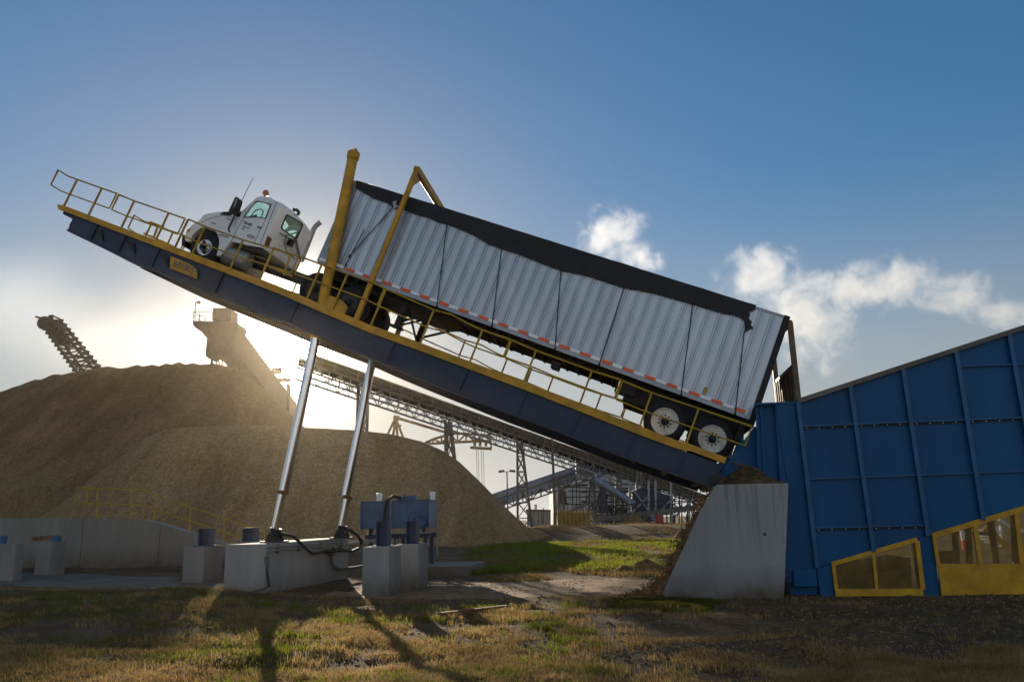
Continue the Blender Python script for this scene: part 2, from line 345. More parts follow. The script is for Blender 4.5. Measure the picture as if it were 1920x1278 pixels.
# ------------------------------------------------------------------ ground
def gh(x, y):
    r = smooth(-2.5, -8.0, x)*smooth(8, 16.5, y)*.42 + smooth(-9, -16, x)*smooth(10, 20, y)*.22
    r += smooth(58, 67, y+2*nz(x*.1, 3))*smooth(92, 80, y)*smooth(-2, 3, x)*(1.05+.35*nz(x*.16, 1.7))*smooth(30, 22, x)
    r += .045*fbm(x*.5, y*.5) * smooth(60, 30, y) + .018*nz(x*2.3, y*2.3, 4)*smooth(30, 12, y) + .014*nz(x*5.5, y*5.5, 14)*smooth(22, 13, y)
    r += .14*smooth(11.8, 10.6, y)*smooth(.3, .6, nz(x*.3, y*.2, 9)+.4)
    return r
ys = []; y = -14.0
while y < 900:
    ys.append(y); y += .16 if 5 < y < 24 else (.6 if y < 5 else (.16+(y-24)*.022))
xs = []; x = 0.0
while x < 700: xs.append(x); x += .17 if x < 14 else .17+(x-14)*.05
xs = [-v for v in reversed(xs[1:])] + xs
gb = MB(); nx = len(xs)
for yv in ys:
    for xv in xs: gb.v.append(V3((xv, yv, gh(xv, yv))))
for j in range(len(ys)-1):
    for i in range(nx-1): gb.f.append((j*nx+i, j*nx+i+1, (j+1)*nx+i+1, (j+1)*nx+i))
m, nt, b = nodes('yard_soil'); N, K = nt.nodes.new, nt.links.new
tc = N('ShaderNodeTexCoord')
def nzn(scale, det=7, ro=.65):
    n = N('ShaderNodeTexNoise'); n.inputs['Scale'].default_value = scale; n.inputs['Detail'].default_value = det; n.inputs['Roughness'].default_value = ro
    K(tc.outputs['Object'], n.inputs['Vector']); return n.outputs[0]
def ramp(f, a, bb, ca, cb):
    r = N('ShaderNodeValToRGB'); r.color_ramp.elements[0].position = a; r.color_ramp.elements[1].position = bb
    r.color_ramp.elements[0].color = (*ca, 1); r.color_ramp.elements[1].color = (*cb, 1); K(f, r.inputs[0]); return r.outputs[0]
def mixc(f, a, bb):
    r = N('ShaderNodeMix'); r.data_type = 'RGBA'; K(f, r.inputs['Factor']); K(a, r.inputs[6]); K(bb, r.inputs[7]); return r.outputs[2]
soil = ramp(nzn(.35), .35, .66, (.085, .047, .02), (.21, .122, .056))
straw = ramp(nzn(9.), .3, .7, (.12, .075, .034), (.30, .21, .10))
green = ramp(nzn(6.), .3, .7, (.035, .042, .012), (.085, .09, .024))
c = mixc(ramp(nzn(.8, 8, .7), .44, .60, (0, 0, 0), (1, 1, 1)), soil, straw)
c = mixc(ramp(nzn(.22, 8, .7), .56, .66, (0, 0, 0), (.6, .6, .6)), c, green)
grit = ramp(nzn(38., 4, .8), .52, .64, (0, 0, 0), (.85, .85, .85))
gc = N('ShaderNodeRGB'); gc.outputs[0].default_value = (.30, .26, .21, 1)
c = mixc(grit, c, gc.outputs[0])
K(c, b.inputs['Base Color']); b.inputs['Roughness'].default_value = .95; b.inputs['Specular IOR Level'].default_value = .1
bp = N('ShaderNodeBump'); bp.inputs['Strength'].default_value = 1.0; bp.inputs['Distance'].default_value = .08
aa = N('ShaderNodeMath'); K(nzn(14.), aa.inputs[0]); K(nzn(50., 3), aa.inputs[1]); K(aa.outputs[0], bp.inputs['Height']); K(bp.outputs[0], b.inputs['Normal'])
tag(gb.build('ground', m, org=V3((0, 0, 0)), smooth_=True), kind='structure')

# pale apron of packed sand between the plinths and the pier, and the strip along the left
def sheet(name, outline, m, lift=.006, res=.35):
    mb = MB(); xs_ = [p[0] for p in outline]; ys_ = [p[1] for p in outline]
    x0, x1, y0, y1 = min(xs_), max(xs_), min(ys_), max(ys_)
    nx_, ny_ = int((x1-x0)/res)+1, int((y1-y0)/res)+1; idx = {}
    def inside(px, py):
        c_ = False; j = len(outline)-1
        for i in range(len(outline)):
            (xi, yi), (xj, yj) = outline[i], outline[j]
            if (yi > py) != (yj > py) and px < (xj-xi)*(py-yi)/(yj-yi)+xi: c_ = not c_
            j = i
        return c_
    def vid(i, j):
        if (i, j) not in idx:
            px, py = x0+i*res, y0+j*res; idx[(i, j)] = len(mb.v); mb.v.append(V3((px, py, gh(px, py)+lift)))
        return idx[(i, j)]
    for j in range(ny_):
        for i in range(nx_):
            cx_, cy_ = x0+(i+.5)*res, y0+(j+.5)*res
            if inside(cx_+.5*nz(cx_*.9, cy_*.9, 2), cy_+.5*nz(cx_*.9, cy_*.9, 6)): mb.f.append((vid(i, j), vid(i+1, j), vid(i+1, j+1), vid(i, j+1)))
    return tag(mb.build(name, m, smooth_=True), kind='structure')
M['sand'] = mat('packed_sand', (.36, .205, .09), .95, var=.2, scale=1.6, c2=(.15, .085, .04), bump=.6, bscale=25)
sheet('sandy_apron', [(-4.5, 19.0), (-1.5, 18.6), (1.5, 19.0), (4.2, 18.9), (4.6, 21.5), (3.0, 23.2), (-1.0, 23.6), (-4.0, 23.0)], M['sand'])
M['sand2'] = mat('grey_gravel', (.19, .16, .12), .95, var=.2, scale=1.6, c2=(.10, .08, .055), bump=.6, bscale=25)
sheet('gravel_path', [(-26, 20.4), (-13, 19.2), (-6.6, 18.2), (-6.2, 19.6), (-9, 20.6), (-9, 22.6), (-26, 24)], M['sand2'])

# ------------------------------------------------------------------ wood chip piles
def pile(name, sil, Y0, k, m, label, step, seed, rough=.35, y_back=1.0):
    pr = [(YP(px, py, Y0).x, YP(px, py, Y0).z) for px, py in sil]
    zmax = max(p[1] for p in pr); x0, x1 = pr[0][0], pr[-1][0]
    mb = MB(); depth = zmax/k
    nxx = int((x1-x0)/step)+1
    yl = []; yv = Y0-depth-1
    while yv < Y0+depth*y_back: yl.append(yv); yv += step if yv < Y0+2 else step*2.5
    for yv in yl:
        for i in range(nxx+1):
            xv = x0+(x1-x0)*i/nxx; d = abs(yv-Y0)
            rz = interp(pr, xv)
            dd = math.sqrt(d*d+1.2)-1.095
            n = fbm(xv*.09, yv*.09, seed)*min(1, d/6)*1.2 + fbm(xv*.45, yv*.45, seed+3)*rough*min(1, .12+d/3)
            gully = .8*nz(xv*.28+.4*nz(xv*.1, d*.1, seed), d*.05, seed+8)*min(1, d/5)
            mb.v.append(V3((xv, yv, max(-.4, rz-k*dd+n+gully))))
    for j in range(len(yl)-1):
        for i in range(nxx): a = j*(nxx+1)+i; mb.f.append((a, a+1, a+nxx+2, a+nxx+1))
    return tag(mb.build(name, m, smooth_=True), label, 'wood chip pile')
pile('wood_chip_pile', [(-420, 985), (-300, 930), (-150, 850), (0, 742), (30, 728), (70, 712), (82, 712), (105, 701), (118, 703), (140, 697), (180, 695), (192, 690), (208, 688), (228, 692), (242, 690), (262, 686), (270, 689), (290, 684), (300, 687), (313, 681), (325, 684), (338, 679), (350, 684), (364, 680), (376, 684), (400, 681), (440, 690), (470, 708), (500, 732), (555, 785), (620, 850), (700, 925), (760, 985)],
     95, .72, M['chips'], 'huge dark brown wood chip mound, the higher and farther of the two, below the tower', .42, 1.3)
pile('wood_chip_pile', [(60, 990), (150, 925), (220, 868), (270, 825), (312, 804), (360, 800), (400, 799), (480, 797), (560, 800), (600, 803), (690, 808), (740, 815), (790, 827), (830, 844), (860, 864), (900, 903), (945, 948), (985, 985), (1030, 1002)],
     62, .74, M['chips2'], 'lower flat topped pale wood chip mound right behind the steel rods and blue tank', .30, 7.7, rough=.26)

# ------------------------------------------------------------------ background plant
def truss(mb, tops, bots, r, n=5):
    for i in range(len(tops)):
        mb.tube([tops[i], bots[i]], r, n)
        if i+1 < len(tops): mb.tube([tops[i], bots[i+1]] if i % 2 else [bots[i], tops[i+1]], r, n)
def lerp(a, b_, t): return a+(b_-a)*t

# long inclined conveyor
cA, cB = YP(583, 662.3, 65.3), YP(1352, 938, 113)
cdir = (cB-cA).normalized(); clen = (cB-cA).length
e = empty('inclined_conveyor', YP(1322, 975, 110), 'long brown inclined belt conveyor on trestles crossing behind the lifted platform', 'conveyor')
cs = Z.cross(cdir).normalized(); cs = cs if cs.y > 0 else -cs
down = cdir.cross(cs).normalized(); down = down if down.z < 0 else -down
mb = MB(); H_ = .92
mb.bar(cA+down*.05, cB+down*.05, .12, .10, cs); mb.bar(cA+down*H_, cB+down*H_, .16, .14, cs)
mb.bar(cA+down*.05+cs*2, cB+down*.05+cs*2, .12, .10, cs); mb.bar(cA+down*H_+cs*2, cB+down*H_+cs*2, .16, .14, cs)
mb.bar(cA+down*.40, cB+down*.40, .07, .06, cs)
n = int(clen/1.25)
for i in range(n+1):
    p = lerp(cA, cB, i/n); mb.bar(p-cs*.03, p+down*H_-cs*.03, .11, .11, cs); mb.bar(p+cs*2.03, p+cs*2.03+down*H_, .11, .11, cs)
mb.build('conveyor_frame', M['galdark'], e)
mb = MB()
mb.plate([cA+down*.06+cs*.08, cB+down*.06+cs*.08, cB+down*(H_-.05)+cs*.08, cA+down*(H_-.05)+cs*.08], cs*.05)
mb.plate([cA+down*.1+cs*1.8, cB+down*.1+cs*1.8, cB+down*(H_-.1)+cs*1.8, cA+down*(H_-.1)+cs*1.8], cs*.06)
mb.plate([cA+cs*.2+down*.55, cB+cs*.2+down*.55, cB+cs*1.75+down*.55, cA+cs*1.75+down*.55], down*.1)
mb.build('belt_cover', M['belt'], e)
mb = MB()
for off in (.15, 1.85):
    tp = [lerp(cA, cB, .0165*i)+down*(H_+.05)+cs*off for i in range(42)]; bt = [p+down*1.05 for p in tp]
    truss(mb, tp, bt, .05); mb.bar(bt[0], bt[-1], .16, .14, cs)
mb.build('underside_truss', M['gal'], e)
mb = MB(); mb.tube([lerp(cA, cB, .64)+down*1.25, lerp(cA, cB, 1)+down*1.2], .14, 8); mb.build('pipe', M['galdark'], e)
def trestle(px1, px2, pxb1, pxb2, ytop, wd_=.24):
    t = (px1-583)/(1352-583); t = t*65.3/(t*65.3+(1-t)*113)        # perspective-correct share along the line
    p = lerp(cA, cB, t)+down*H_; yy = p.y
    mb = MB(); a0, a1 = YP(px1, ytop, yy), YP(px2, ytop, yy); g0 = V3((YP(pxb1, 970, yy).x, yy, .2)); g1 = V3((YP(pxb2, 970, yy).x, yy, .2))
    for dy in (0, 2.0):
        o = V3((0, dy, 0)); mb.bar(a0+o, g0+o, wd_, wd_, Y); mb.bar(a1+o, g1+o, wd_, wd_, Y)
        K_ = 6
        for i in range(K_):
            p0, p1 = lerp(a0, g0, i/K_), lerp(a0, g0, (i+1)/K_); q0, q1 = lerp(a1, g1, i/K_), lerp(a1, g1, (i+1)/K_)
            mb.tube([p0+o, q1+o], .05, 5); mb.tube([q0+o, p1+o], .05, 5); mb.tube([p1+o, q1+o], .05, 5)
    mb.build('trestle', M['galdark'], e)
trestle(672, 682, 664, 676, 722); trestle(835, 842, 836, 868, 786); trestle(970, 978, 970, 998, 826)
mb = MB()
for px in (1083, 1092):
    p = YP(px, 862, 95); q = YP(px, 898, 95); mb.bar(p, q, .5, 1.6, Y)
mb.build('hanger_leg', M['gal'], e)

# dark trough conveyor sticking up behind the left end of the big mound
e = empty('stacker_boom', YP(165, 700, 106), 'dark stacker boom with rows of idler plates poking over the chip mound', 'stacker')
mb = MB(); pl = MB()
for (x0_, y0_, x1_, y1_) in ((78, 605, 150, 705), (93, 592, 186, 705)):
    a, b_ = YP(x0_, y0_, 106), YP(x1_, y1_, 106); mb.bar(a, b_, .28, .3, Y); mb.bar(a+Y*2.4, b_+Y*2.4, .28, .3, Y)
    n = 13; dr = (b_-a).normalized(); up = V3((-dr.z, 0, dr.x))
    for i in range(n):
        p = lerp(a, b_, (i+.3)/n)
        for yy in (-.1, 2.4): pl.plate([p+dr*.42+Y*yy, p+up*.5*(1 if x0_ == 93 else -.2)+Y*yy, p-dr*.42+Y*yy, p-up*.5*(.2 if x0_ == 93 else 1)+Y*yy], Y*.15)
        pl.tube([p+up*(.3 if x0_ == 93 else -.3), p+up*(.3 if x0_ == 93 else -.3)+Y*2.4], .12, 6)
tp = [YP(lerp(78, 150, i/12), lerp(605, 705, i/12), 106.2) for i in range(13)]; bt = [YP(lerp(93, 186, i/12), lerp(592, 705, i/12), 106.2) for i in range(13)]
truss(mb, tp, bt, .09); truss(mb, [p+Y*2.2 for p in tp], [p+Y*2.2 for p in bt], .09)
mb.build('boom_frame', M['black'], e); pl.build('idler_plates', M['black'], e)
mb = MB(); c0 = YP(85, 606, 106); mb.lathe(c0-Y*.4, Y, [(.95, 0), (.95, 3.2)], 20); mb.bar(YP(68, 594, 106), YP(90, 600, 106), .25, .5, Y); mb.build('head_pulley', M['black'], e)
mb = MB(); mb.hexa([YP(84, 600, 106.4), YP(100, 598, 106.4), YP(128, 640, 106.4), YP(106, 645, 106.4)], [p+Y*1.6 for p in (YP(84, 600, 106.4), YP(100, 598, 106.4), YP(128, 640, 106.4), YP(106, 645, 106.4))]); mb.build('drive_housing', M['black'], e)

# discharge head with walkway at the top of the big mound, its gallery running away to the right
e = empty('discharge_tower', YP(410, 668, 92), 'tall chip discharge head with railed walkway at the summit of the big mound', 'conveyor head')
yd = 92; dp = Y*3.4
def poly(px, d): return [YP(x_, y_, d) for x_, y_ in px]
mb = MB(); mb.plate(poly([(361.5, 601), (443, 604), (446, 611), (361.8, 609)], yd), dp); mb.build('platform', M['dark'], e)
mb = MB(); mb.plate(poly([(362, 609), (446, 611), (440, 636), (388, 634), (378, 622), (365, 613)], yd+.15), dp*.9); mb.plate(poly([(388, 634), (440, 636), (438, 668), (428, 664), (420, 669), (412, 664), (404, 670), (396, 664), (390, 671), (385, 666)], yd+.3), dp*.8); mb.build('discharge_hood', M['dark'], e)
mb = MB(); mb.plate(poly([(399, 577), (431, 577), (434, 583), (434, 602), (398, 601)], yd+.4), dp*.7); mb.build('drive_cabin', M['dark'], e, bevel=.05)
mb = MB(); r_ = .045
def rails(mb, a, b_, n, h, r, mid=True):
    for i in range(n+1): p = lerp(a, b_, i/n); mb.tube([p, p+Z*h], r, 5)
    mb.tube([a+Z*h, b_+Z*h], r, 5)
    if mid: mb.tube([a+Z*h*.52, b_+Z*h*.52], r*.8, 5)
rails(mb, YP(362, 601, yd), YP(397, 602, yd), 3, 1.15, r_); rails(mb, YP(362, 601, yd), YP(362, 601, yd)+dp, 2, 1.15, r_); mb.build('railing', M['galdark'], e); mb = MB(); rails(mb, YP(434, 602, yd), YP(444, 604, yd), 1, 1.15, r_)
mb.build('railing', M['galdark'], e)
mb = MB(); p = YP(365, 600, yd); q = YP(366.5, 567, yd); mb.tube([p, q, q+X*.15+Z*.12, q+X*.4+Z*.1], .05, 6); mb.lathe(q+X*.4+Z*.0, -Z, [(.05, -.2), (.22, 0), (.22, .12)], 12); mb.build('lamp_post', M['galdark'], e)
mb = MB(); mb.tube([YP(449, 604, yd+1), YP(449, 571, yd+1)], .03, 5); mb.build('mast', M['galdark'], e)
nq = poly([(396, 608), (444, 606), (440, 656), (398, 650)], yd+1.2); fq = poly([(512, 738), (556, 756), (556, 800), (512, 795)], 124)
mb = MB(); mb.hexa(nq, fq); mb.build('gallery', M['dark'], e)
mb = MB(); K_ = 15
tp = [lerp(nq[3], fq[3], i/K_)-Z*.1 for i in range(K_+1)]; bt = [p-Z*1.9 for p in tp]; truss(mb, tp, bt, .09); mb.bar(bt[0], bt[-1], .25, .25, X)
tp = [lerp(nq[2], fq[2], i/K_)-Z*.1 for i in range(K_+1)]; bt = [p-Z*1.9 for p in tp]; truss(mb, tp, bt, .09); mb.bar(bt[0], bt[-1], .25, .25, X)
mb.build('gallery_truss', M['dark'], e)
mb = MB(); rails(mb, nq[1]+Z*.05, fq[1]+Z*.05, 16, 1.2, .05); mb.build('railing', M['galdark'], e)
mb = MB()
for px in (521, 541): mb.bar(YP(px, 720, 118), YP(px-2, 860, 118), .45, .45, Y)
mb.bar(YP(519, 712, 118), YP(545, 712, 118), .5, .5, Y); mb.bar(YP(519, 700, 118), YP(519, 690, 118), 1.3, .9, Y); mb.build('support_leg', M['dark'], e)

# log crane far behind
e = empty('log_crane', YP(745, 830, 150), 'yellowish log crane with lattice jib and hanging ropes far behind the mound', 'crane')
mb = MB()
for x1_, y1_ in ((722, 812), (735, 830), (750, 830), (766, 825)): mb.bar(YP(742, 783, 150), YP(x1_-2, y1_+16, 150 if x1_ in (722, 766) else 154), .42, .42, Y)
mb.bar(YP(734, 797, 149.8), YP(752, 798, 149.8), .5, .5, Y); mb.bar(YP(738, 782, 149.7), YP(749, 784, 149.7), .8, .8, Y); mb.build('a_frame', M['tan'], e)
mb = MB(); mb.bar(YP(747, 784, 150), YP(842, 812, 150), .5, .5, Y); mb.build('stay', M['tan'], e)
mb = MB()
for dy in (0, 3.0):
    tpx = [(797, 830), (812, 823), (828, 818), (844, 813), (858, 812), (874, 813), (890, 814), (905, 815), (920, 816)]
    bpx = [(799, 832), (812, 831), (828, 829.5), (844, 829), (858, 828.5), (874, 828), (890, 827), (905, 826.5), (920, 826)]
    tp = [YP(a_, c_, 150+dy) for a_, c_ in tpx]; bt = [YP(a_, c_, 150+dy) for a_, c_ in bpx]
    mb.tube(tp, .26, 6); mb.bar(bt[0], bt[4], .45, .55, Y); mb.bar(bt[4], bt[-1], .45, .55, Y); truss(mb, tp, bt, .16)
mb.build('jib', M['tan'], e)
mb = MB(); mb.plate(poly([(882, 836), (921, 838), (922, 841), (881, 839)], 150), Y*3); mb.bar(YP(920, 816, 150), YP(921, 840, 150), .3, .3, Y)
for px in (890, 900, 911): mb.bar(YP(px, 827, 150.5), YP(px, 836, 150.5), .5, .5, Y)
mb.build('trolley', M['tan'], e)
mb = MB()
for px in (893, 896.5, 902, 906): mb.tube([YP(px, 839, 151), YP(px+2, 912, 151)], .045, 4)
mb.build('rope', M['galdark'], e)

# light poles
def pole(px, yt, yb, d, heads, label, r=.1):
    p = V3((YP(px, yt, d).x, d, YP(px, yt, d).z)); q = V3((p.x, d, gh(p.x, d) if yb is None else YP(px, yb, d).z))
    e_ = empty('light_pole', q, label, 'light pole', 'light poles of the yard'); mb = MB(); mb.tube([q, lerp(q, p, .5), p], [r, r*.85, r*.65], 8); mb.build('pole', M['galdark'], e_)
    for sx in heads:
        mb = MB(); mb.bar(p, p+X*(.55*sx)+Z*.05, .08, .08, Y); mb.hexa([p+X*(.3*sx)+Z*.0+Y*-.2, p+X*(.95*sx)-Z*.1+Y*-.2, p+X*(.95*sx)+Z*.16+Y*-.2, p+X*(.3*sx)+Z*.22+Y*-.2], [p+X*(.3*sx)+Y*.2, p+X*(.95*sx)-Z*.1+Y*.2, p+X*(.95*sx)+Z*.16+Y*.2, p+X*(.3*sx)+Z*.22+Y*.2])
        mb.build('lamp_head', M['galdark'], e_)
pole(950.5, 884, None, 90, (-1, 1), 'twin headed light pole standing alone just right of the pale mound')
pole(1034.5, 800, None, 84, (), 'tall thin bare pole in front of the white plant building', .16)
pole(997, 796, 822, 88, (-.4,), 'short floodlight pole rising above the long inclined conveyor', .05)

# sheds, silos and steelwork of the plant
e = empty('plant_building', YP(1075, 975, 118), 'white clad plant building with flat roof behind the blue conveyor', 'building')
mb = MB(); mb.plate(poly([(1038, 892), (1100, 872), (1240, 870), (1240, 985), (1038, 985)], 118), Y*16); mb.build('wall', M['wall'], e)
mb = MB(); mb.plate(poly([(1036, 889), (1100, 868), (1242, 866), (1242, 870), (1100, 873), (1036, 893)], 117.8), Y*16.6); mb.build('roof', M['roof'], e)
mb = MB()
for i in range(18): px = 1046+i*11; mb.bar(YP(px, 893 if px < 1100 else 876, 117.95), YP(px, 980, 117.95), .1, .08, Y)
mb.build('cladding_rib', M['roof'], e)
mb = MB(); mb.plate(poly([(1048, 920), (1060, 920), (1063, 945), (1051, 945)], 117.6), -Y*.3); mb.build('door', M['dark'], e)
e = empty('covered_conveyor', YP(975, 975, 96), 'blue covered conveyor sloping up behind the trestles of the plant', 'conveyor')
bA, bB = YP(928, 938, 95), YP(1250, 829, 102)
mb = MB(); mb.bar(bA, bB, 1.7, .62, Y); q_ = [lerp(bA, bB, i/20) for i in range(21)]; mb.tube([p+Z*.35 for p in q_], .5, 10); mb.build('belt_hood', M['bluecover'], e, smooth_=True)
mb = MB()
for dy in (-.7, .7):
    tp = [p-Z*.35+Y*dy for p in q_]; bt = [p-Z*1.35+Y*dy for p in q_]; truss(mb, tp, bt, .07); mb.bar(bt[0], bt[-1], .14, .14, Y)
mb.build('underside_truss', M['galdark'], e)
mb = MB()
for px, py, w_ in ((1052, 905, 7), (1110, 890, 9), (1160, 880, 8), (1198, 872, 8)):
    for s_ in (-1, 1): mb.bar(YP(px+s_*3, py+8, 96), YP(px+s_*w_, 984, 96), .26, .26, Y)
    for i in range(6):
        y0_, y1_ = lerp(py+8, 984, i/6), lerp(py+8, 984, (i+1)/6); h0, h1 = lerp(3, w_, i/6), lerp(3, w_, (i+1)/6)
        mb.tube([YP(px-h0, y0_, 96), YP(px+h1, y1_, 96)], .06, 5); mb.tube([YP(px+h0, y0_, 96), YP(px-h1, y1_, 96)], .06, 5); mb.tube([YP(px-h1, y1_, 96), YP(px+h1, y1_, 96)], .06, 5)
mb.build('trestle', M['galdark'], e)
e = empty('chip_screen', YP(1225, 975, 92), 'dark navy screening hopper on steel legs under the long conveyor', 'hopper')
mb = MB(); mb.plate(poly([(1186, 922), (1204, 912), (1262, 930), (1262, 944), (1250, 965), (1184, 965)], 92), Y*5); mb.build('hopper_body', M['navy'], e, bevel=.05)
mb = MB(); mb.tube([YP(1127, 906, 93), YP(1150, 920, 92.5), YP(1190, 946, 92)], .42, 12); mb.lathe(YP(1122, 903, 93), YP(1135, 911, 93)-YP(1122, 903, 93), [(.3, -.6), (.55, 0), (.55, .5)], 12); mb.build('chute', M['bluecover'], e, smooth_=True)
mb = MB()
for px in (1216, 1229, 1180, 1258): mb.bar(YP(px, 900, 91.8), YP(px, 978, 91.8), .22, .22, Y)
for (a_, b_, c_, d_) in ((1180, 965, 1216, 930), (1175, 900, 1218, 960), (1229, 970, 1258, 935), (1255, 940, 1285, 960), (1258, 975, 1300, 935)): mb.bar(YP(a_, b_, 91.7), YP(c_, d_, 91.7), .16, .16, Y)
mb.build('leg', M['gal'], e)
mb = MB(); mb.lathe(YP(1131, 962, 93), Z, [(.4, 0), (.55, .8), (.5, 1.8), (.35, 2.6), (.28, 3.6)], 12); mb.tube([YP(1121, 950, 93), YP(1128, 925, 93), YP(1140, 930, 93)], .3, 8); mb.build('cyclone', M['navy'], e, smooth_=True)
e = empty('discharge_belt', YP(1150, 980, 90), 'low horizontal dark belt with pipe rail running along the plant floor', 'conveyor')
mb = MB(); mb.bar(YP(1112, 974, 90), YP(1330, 948, 90), .6, .5, Y); mb.bar(YP(1060, 962, 89), YP(1112, 940, 89), .35, .3, Y); mb.build('belt_frame', M['galdark'], e)
mb = MB(); rails(mb, YP(1112, 970, 89.6), YP(1330, 945, 89.6), 16, 1.0, .05)
for px in range(1120, 1330, 24): mb.bar(YP(px, 965, 90), YP(px, 985, 90), .16, .16, Y)
mb.build('railing', M['dark'], e)
e = empty('yellow_shed', YP(1075, 984, 88), 'low ochre fence panel enclosure at the foot of the plant', 'enclosure')
mb = MB(); mb.plate(poly([(1046, 960), (1106, 962), (1106, 986), (1046, 986)], 88), Y*2.4); mb.build('panel', M['ochre'], e)
mb = MB()
for i in range(9): px = 1046+i*7.5; mb.bar(YP(px, 957, 87.9), YP(px, 986, 87.9), .09, .09, Y)
mb.bar(YP(1046, 958.5, 87.85), YP(1106, 960, 87.85), .09, .09, Y); mb.build('frame', M['yellow'], e)
e = empty('storage_shed', YP(1010, 984, 104), 'low pale tan shed behind the right flank of the mound', 'shed')
mb = MB(); mb.plate(poly([(988, 958), (1031, 958), (1031, 986), (988, 986)], 104), Y*5); mb.build('wall', M['wall'], e)
mb = MB(); mb.plate(poly([(986, 954), (1033, 955), (1033, 958), (986, 958)], 103.7), Y*5.6); mb.build('roof', M['tan'], e)
mb = MB(); mb.plate(poly([(1002, 945), (1007, 945), (1007, 954), (1002, 954)], 104.5), Y*.6); mb.build('vent', M['refl'], e)
# pipe rack between the trestles
e = empty('pipe_rack', YP(1160, 982, 100), 'tangle of thin steel columns and pipe runs inside the plant', 'pipe rack')
mb = MB(); rr = random.Random(5)
for i in range(44):
    px = 1000+i*7.2+rr.uniform(-3, 3); mb.bar(YP(px, rr.uniform(905, 945) if px > 1060 else rr.uniform(945, 960), 100), YP(px, 985, 100), .13, .13, Y)
mb.build('column', M['galdark'], e); mb = MB()
for i in range(30):
    py = 908+i*2.4; x0_ = rr.uniform(1040, 1150); mb.tube([YP(x0_, py, 99.5), YP(x0_+rr.uniform(60, 150), py+rr.uniform(-3, 3), 99.5)], .07, 5)
for i in range(30):
    x0_ = rr.uniform(1050, 1300); y0_ = rr.uniform(920, 960); mb.tube([YP(x0_, y0_, 99), YP(x0_+rr.uniform(-18, 18), y0_+25, 99)], .06, 5)
mb.build('pipe', M['dark'], e)
e = empty('fire_extinguisher', YP(1236, 986, 86), 'small red fire cabinet on a post in front of the plant', 'fire cabinet')
mb = MB(); mb.box(YP(1236, 973, 86), X*.3, Y*.2, Z*.45); mb.build('cabinet', M['red'], e, bevel=.03); mb = MB(); mb.tube([YP(1236, 990, 86.1), YP(1236, 978, 86.1)], .05, 6); mb.build('post', M['dark'], e)
def heap(name, c, rx, ry, h, m, label, cat, seed=0, n=22, rough=.25):
    mb = MB()
    rings = []
    for i in range(n+1):
        t = i/n; rings.append([])
        for k in range(36):
            a = 2*math.pi*k/36; rr_ = t*(1+.18*nz(math.cos(a)*1.2, math.sin(a)*1.2, seed)); xx, yy = math.cos(a)*rx*rr_, math.sin(a)*ry*rr_
            rings[-1].append(V3((c.x+xx, c.y+yy, c.z+h*(1-math.sqrt(t*t*1.1+.01))/.9+rough*h*fbm(xx*2, yy*2, seed)*(1-t*.5))))
    rings[-1] = [p-Z*.25 for p in rings[-1]]
    mb.loft(list(reversed(rings))); return tag(mb.build(name, m, smooth_=True), label, cat)
for px, w_, h_, lb in ((1188, 1.5, .9, 'small brown chip heap left of the red fire cabinet'), (1316, 2.4, 1.7, 'small brown chip heap beside the pier at the end of the long conveyor')):
    p = YP(px, 985, 80 if px < 1250 else 60); heap('chip_heap', V3((p.x, p.y, gh(p.x, p.y))), w_, w_, h_, M['chips'], lb, 'chip heap', px)

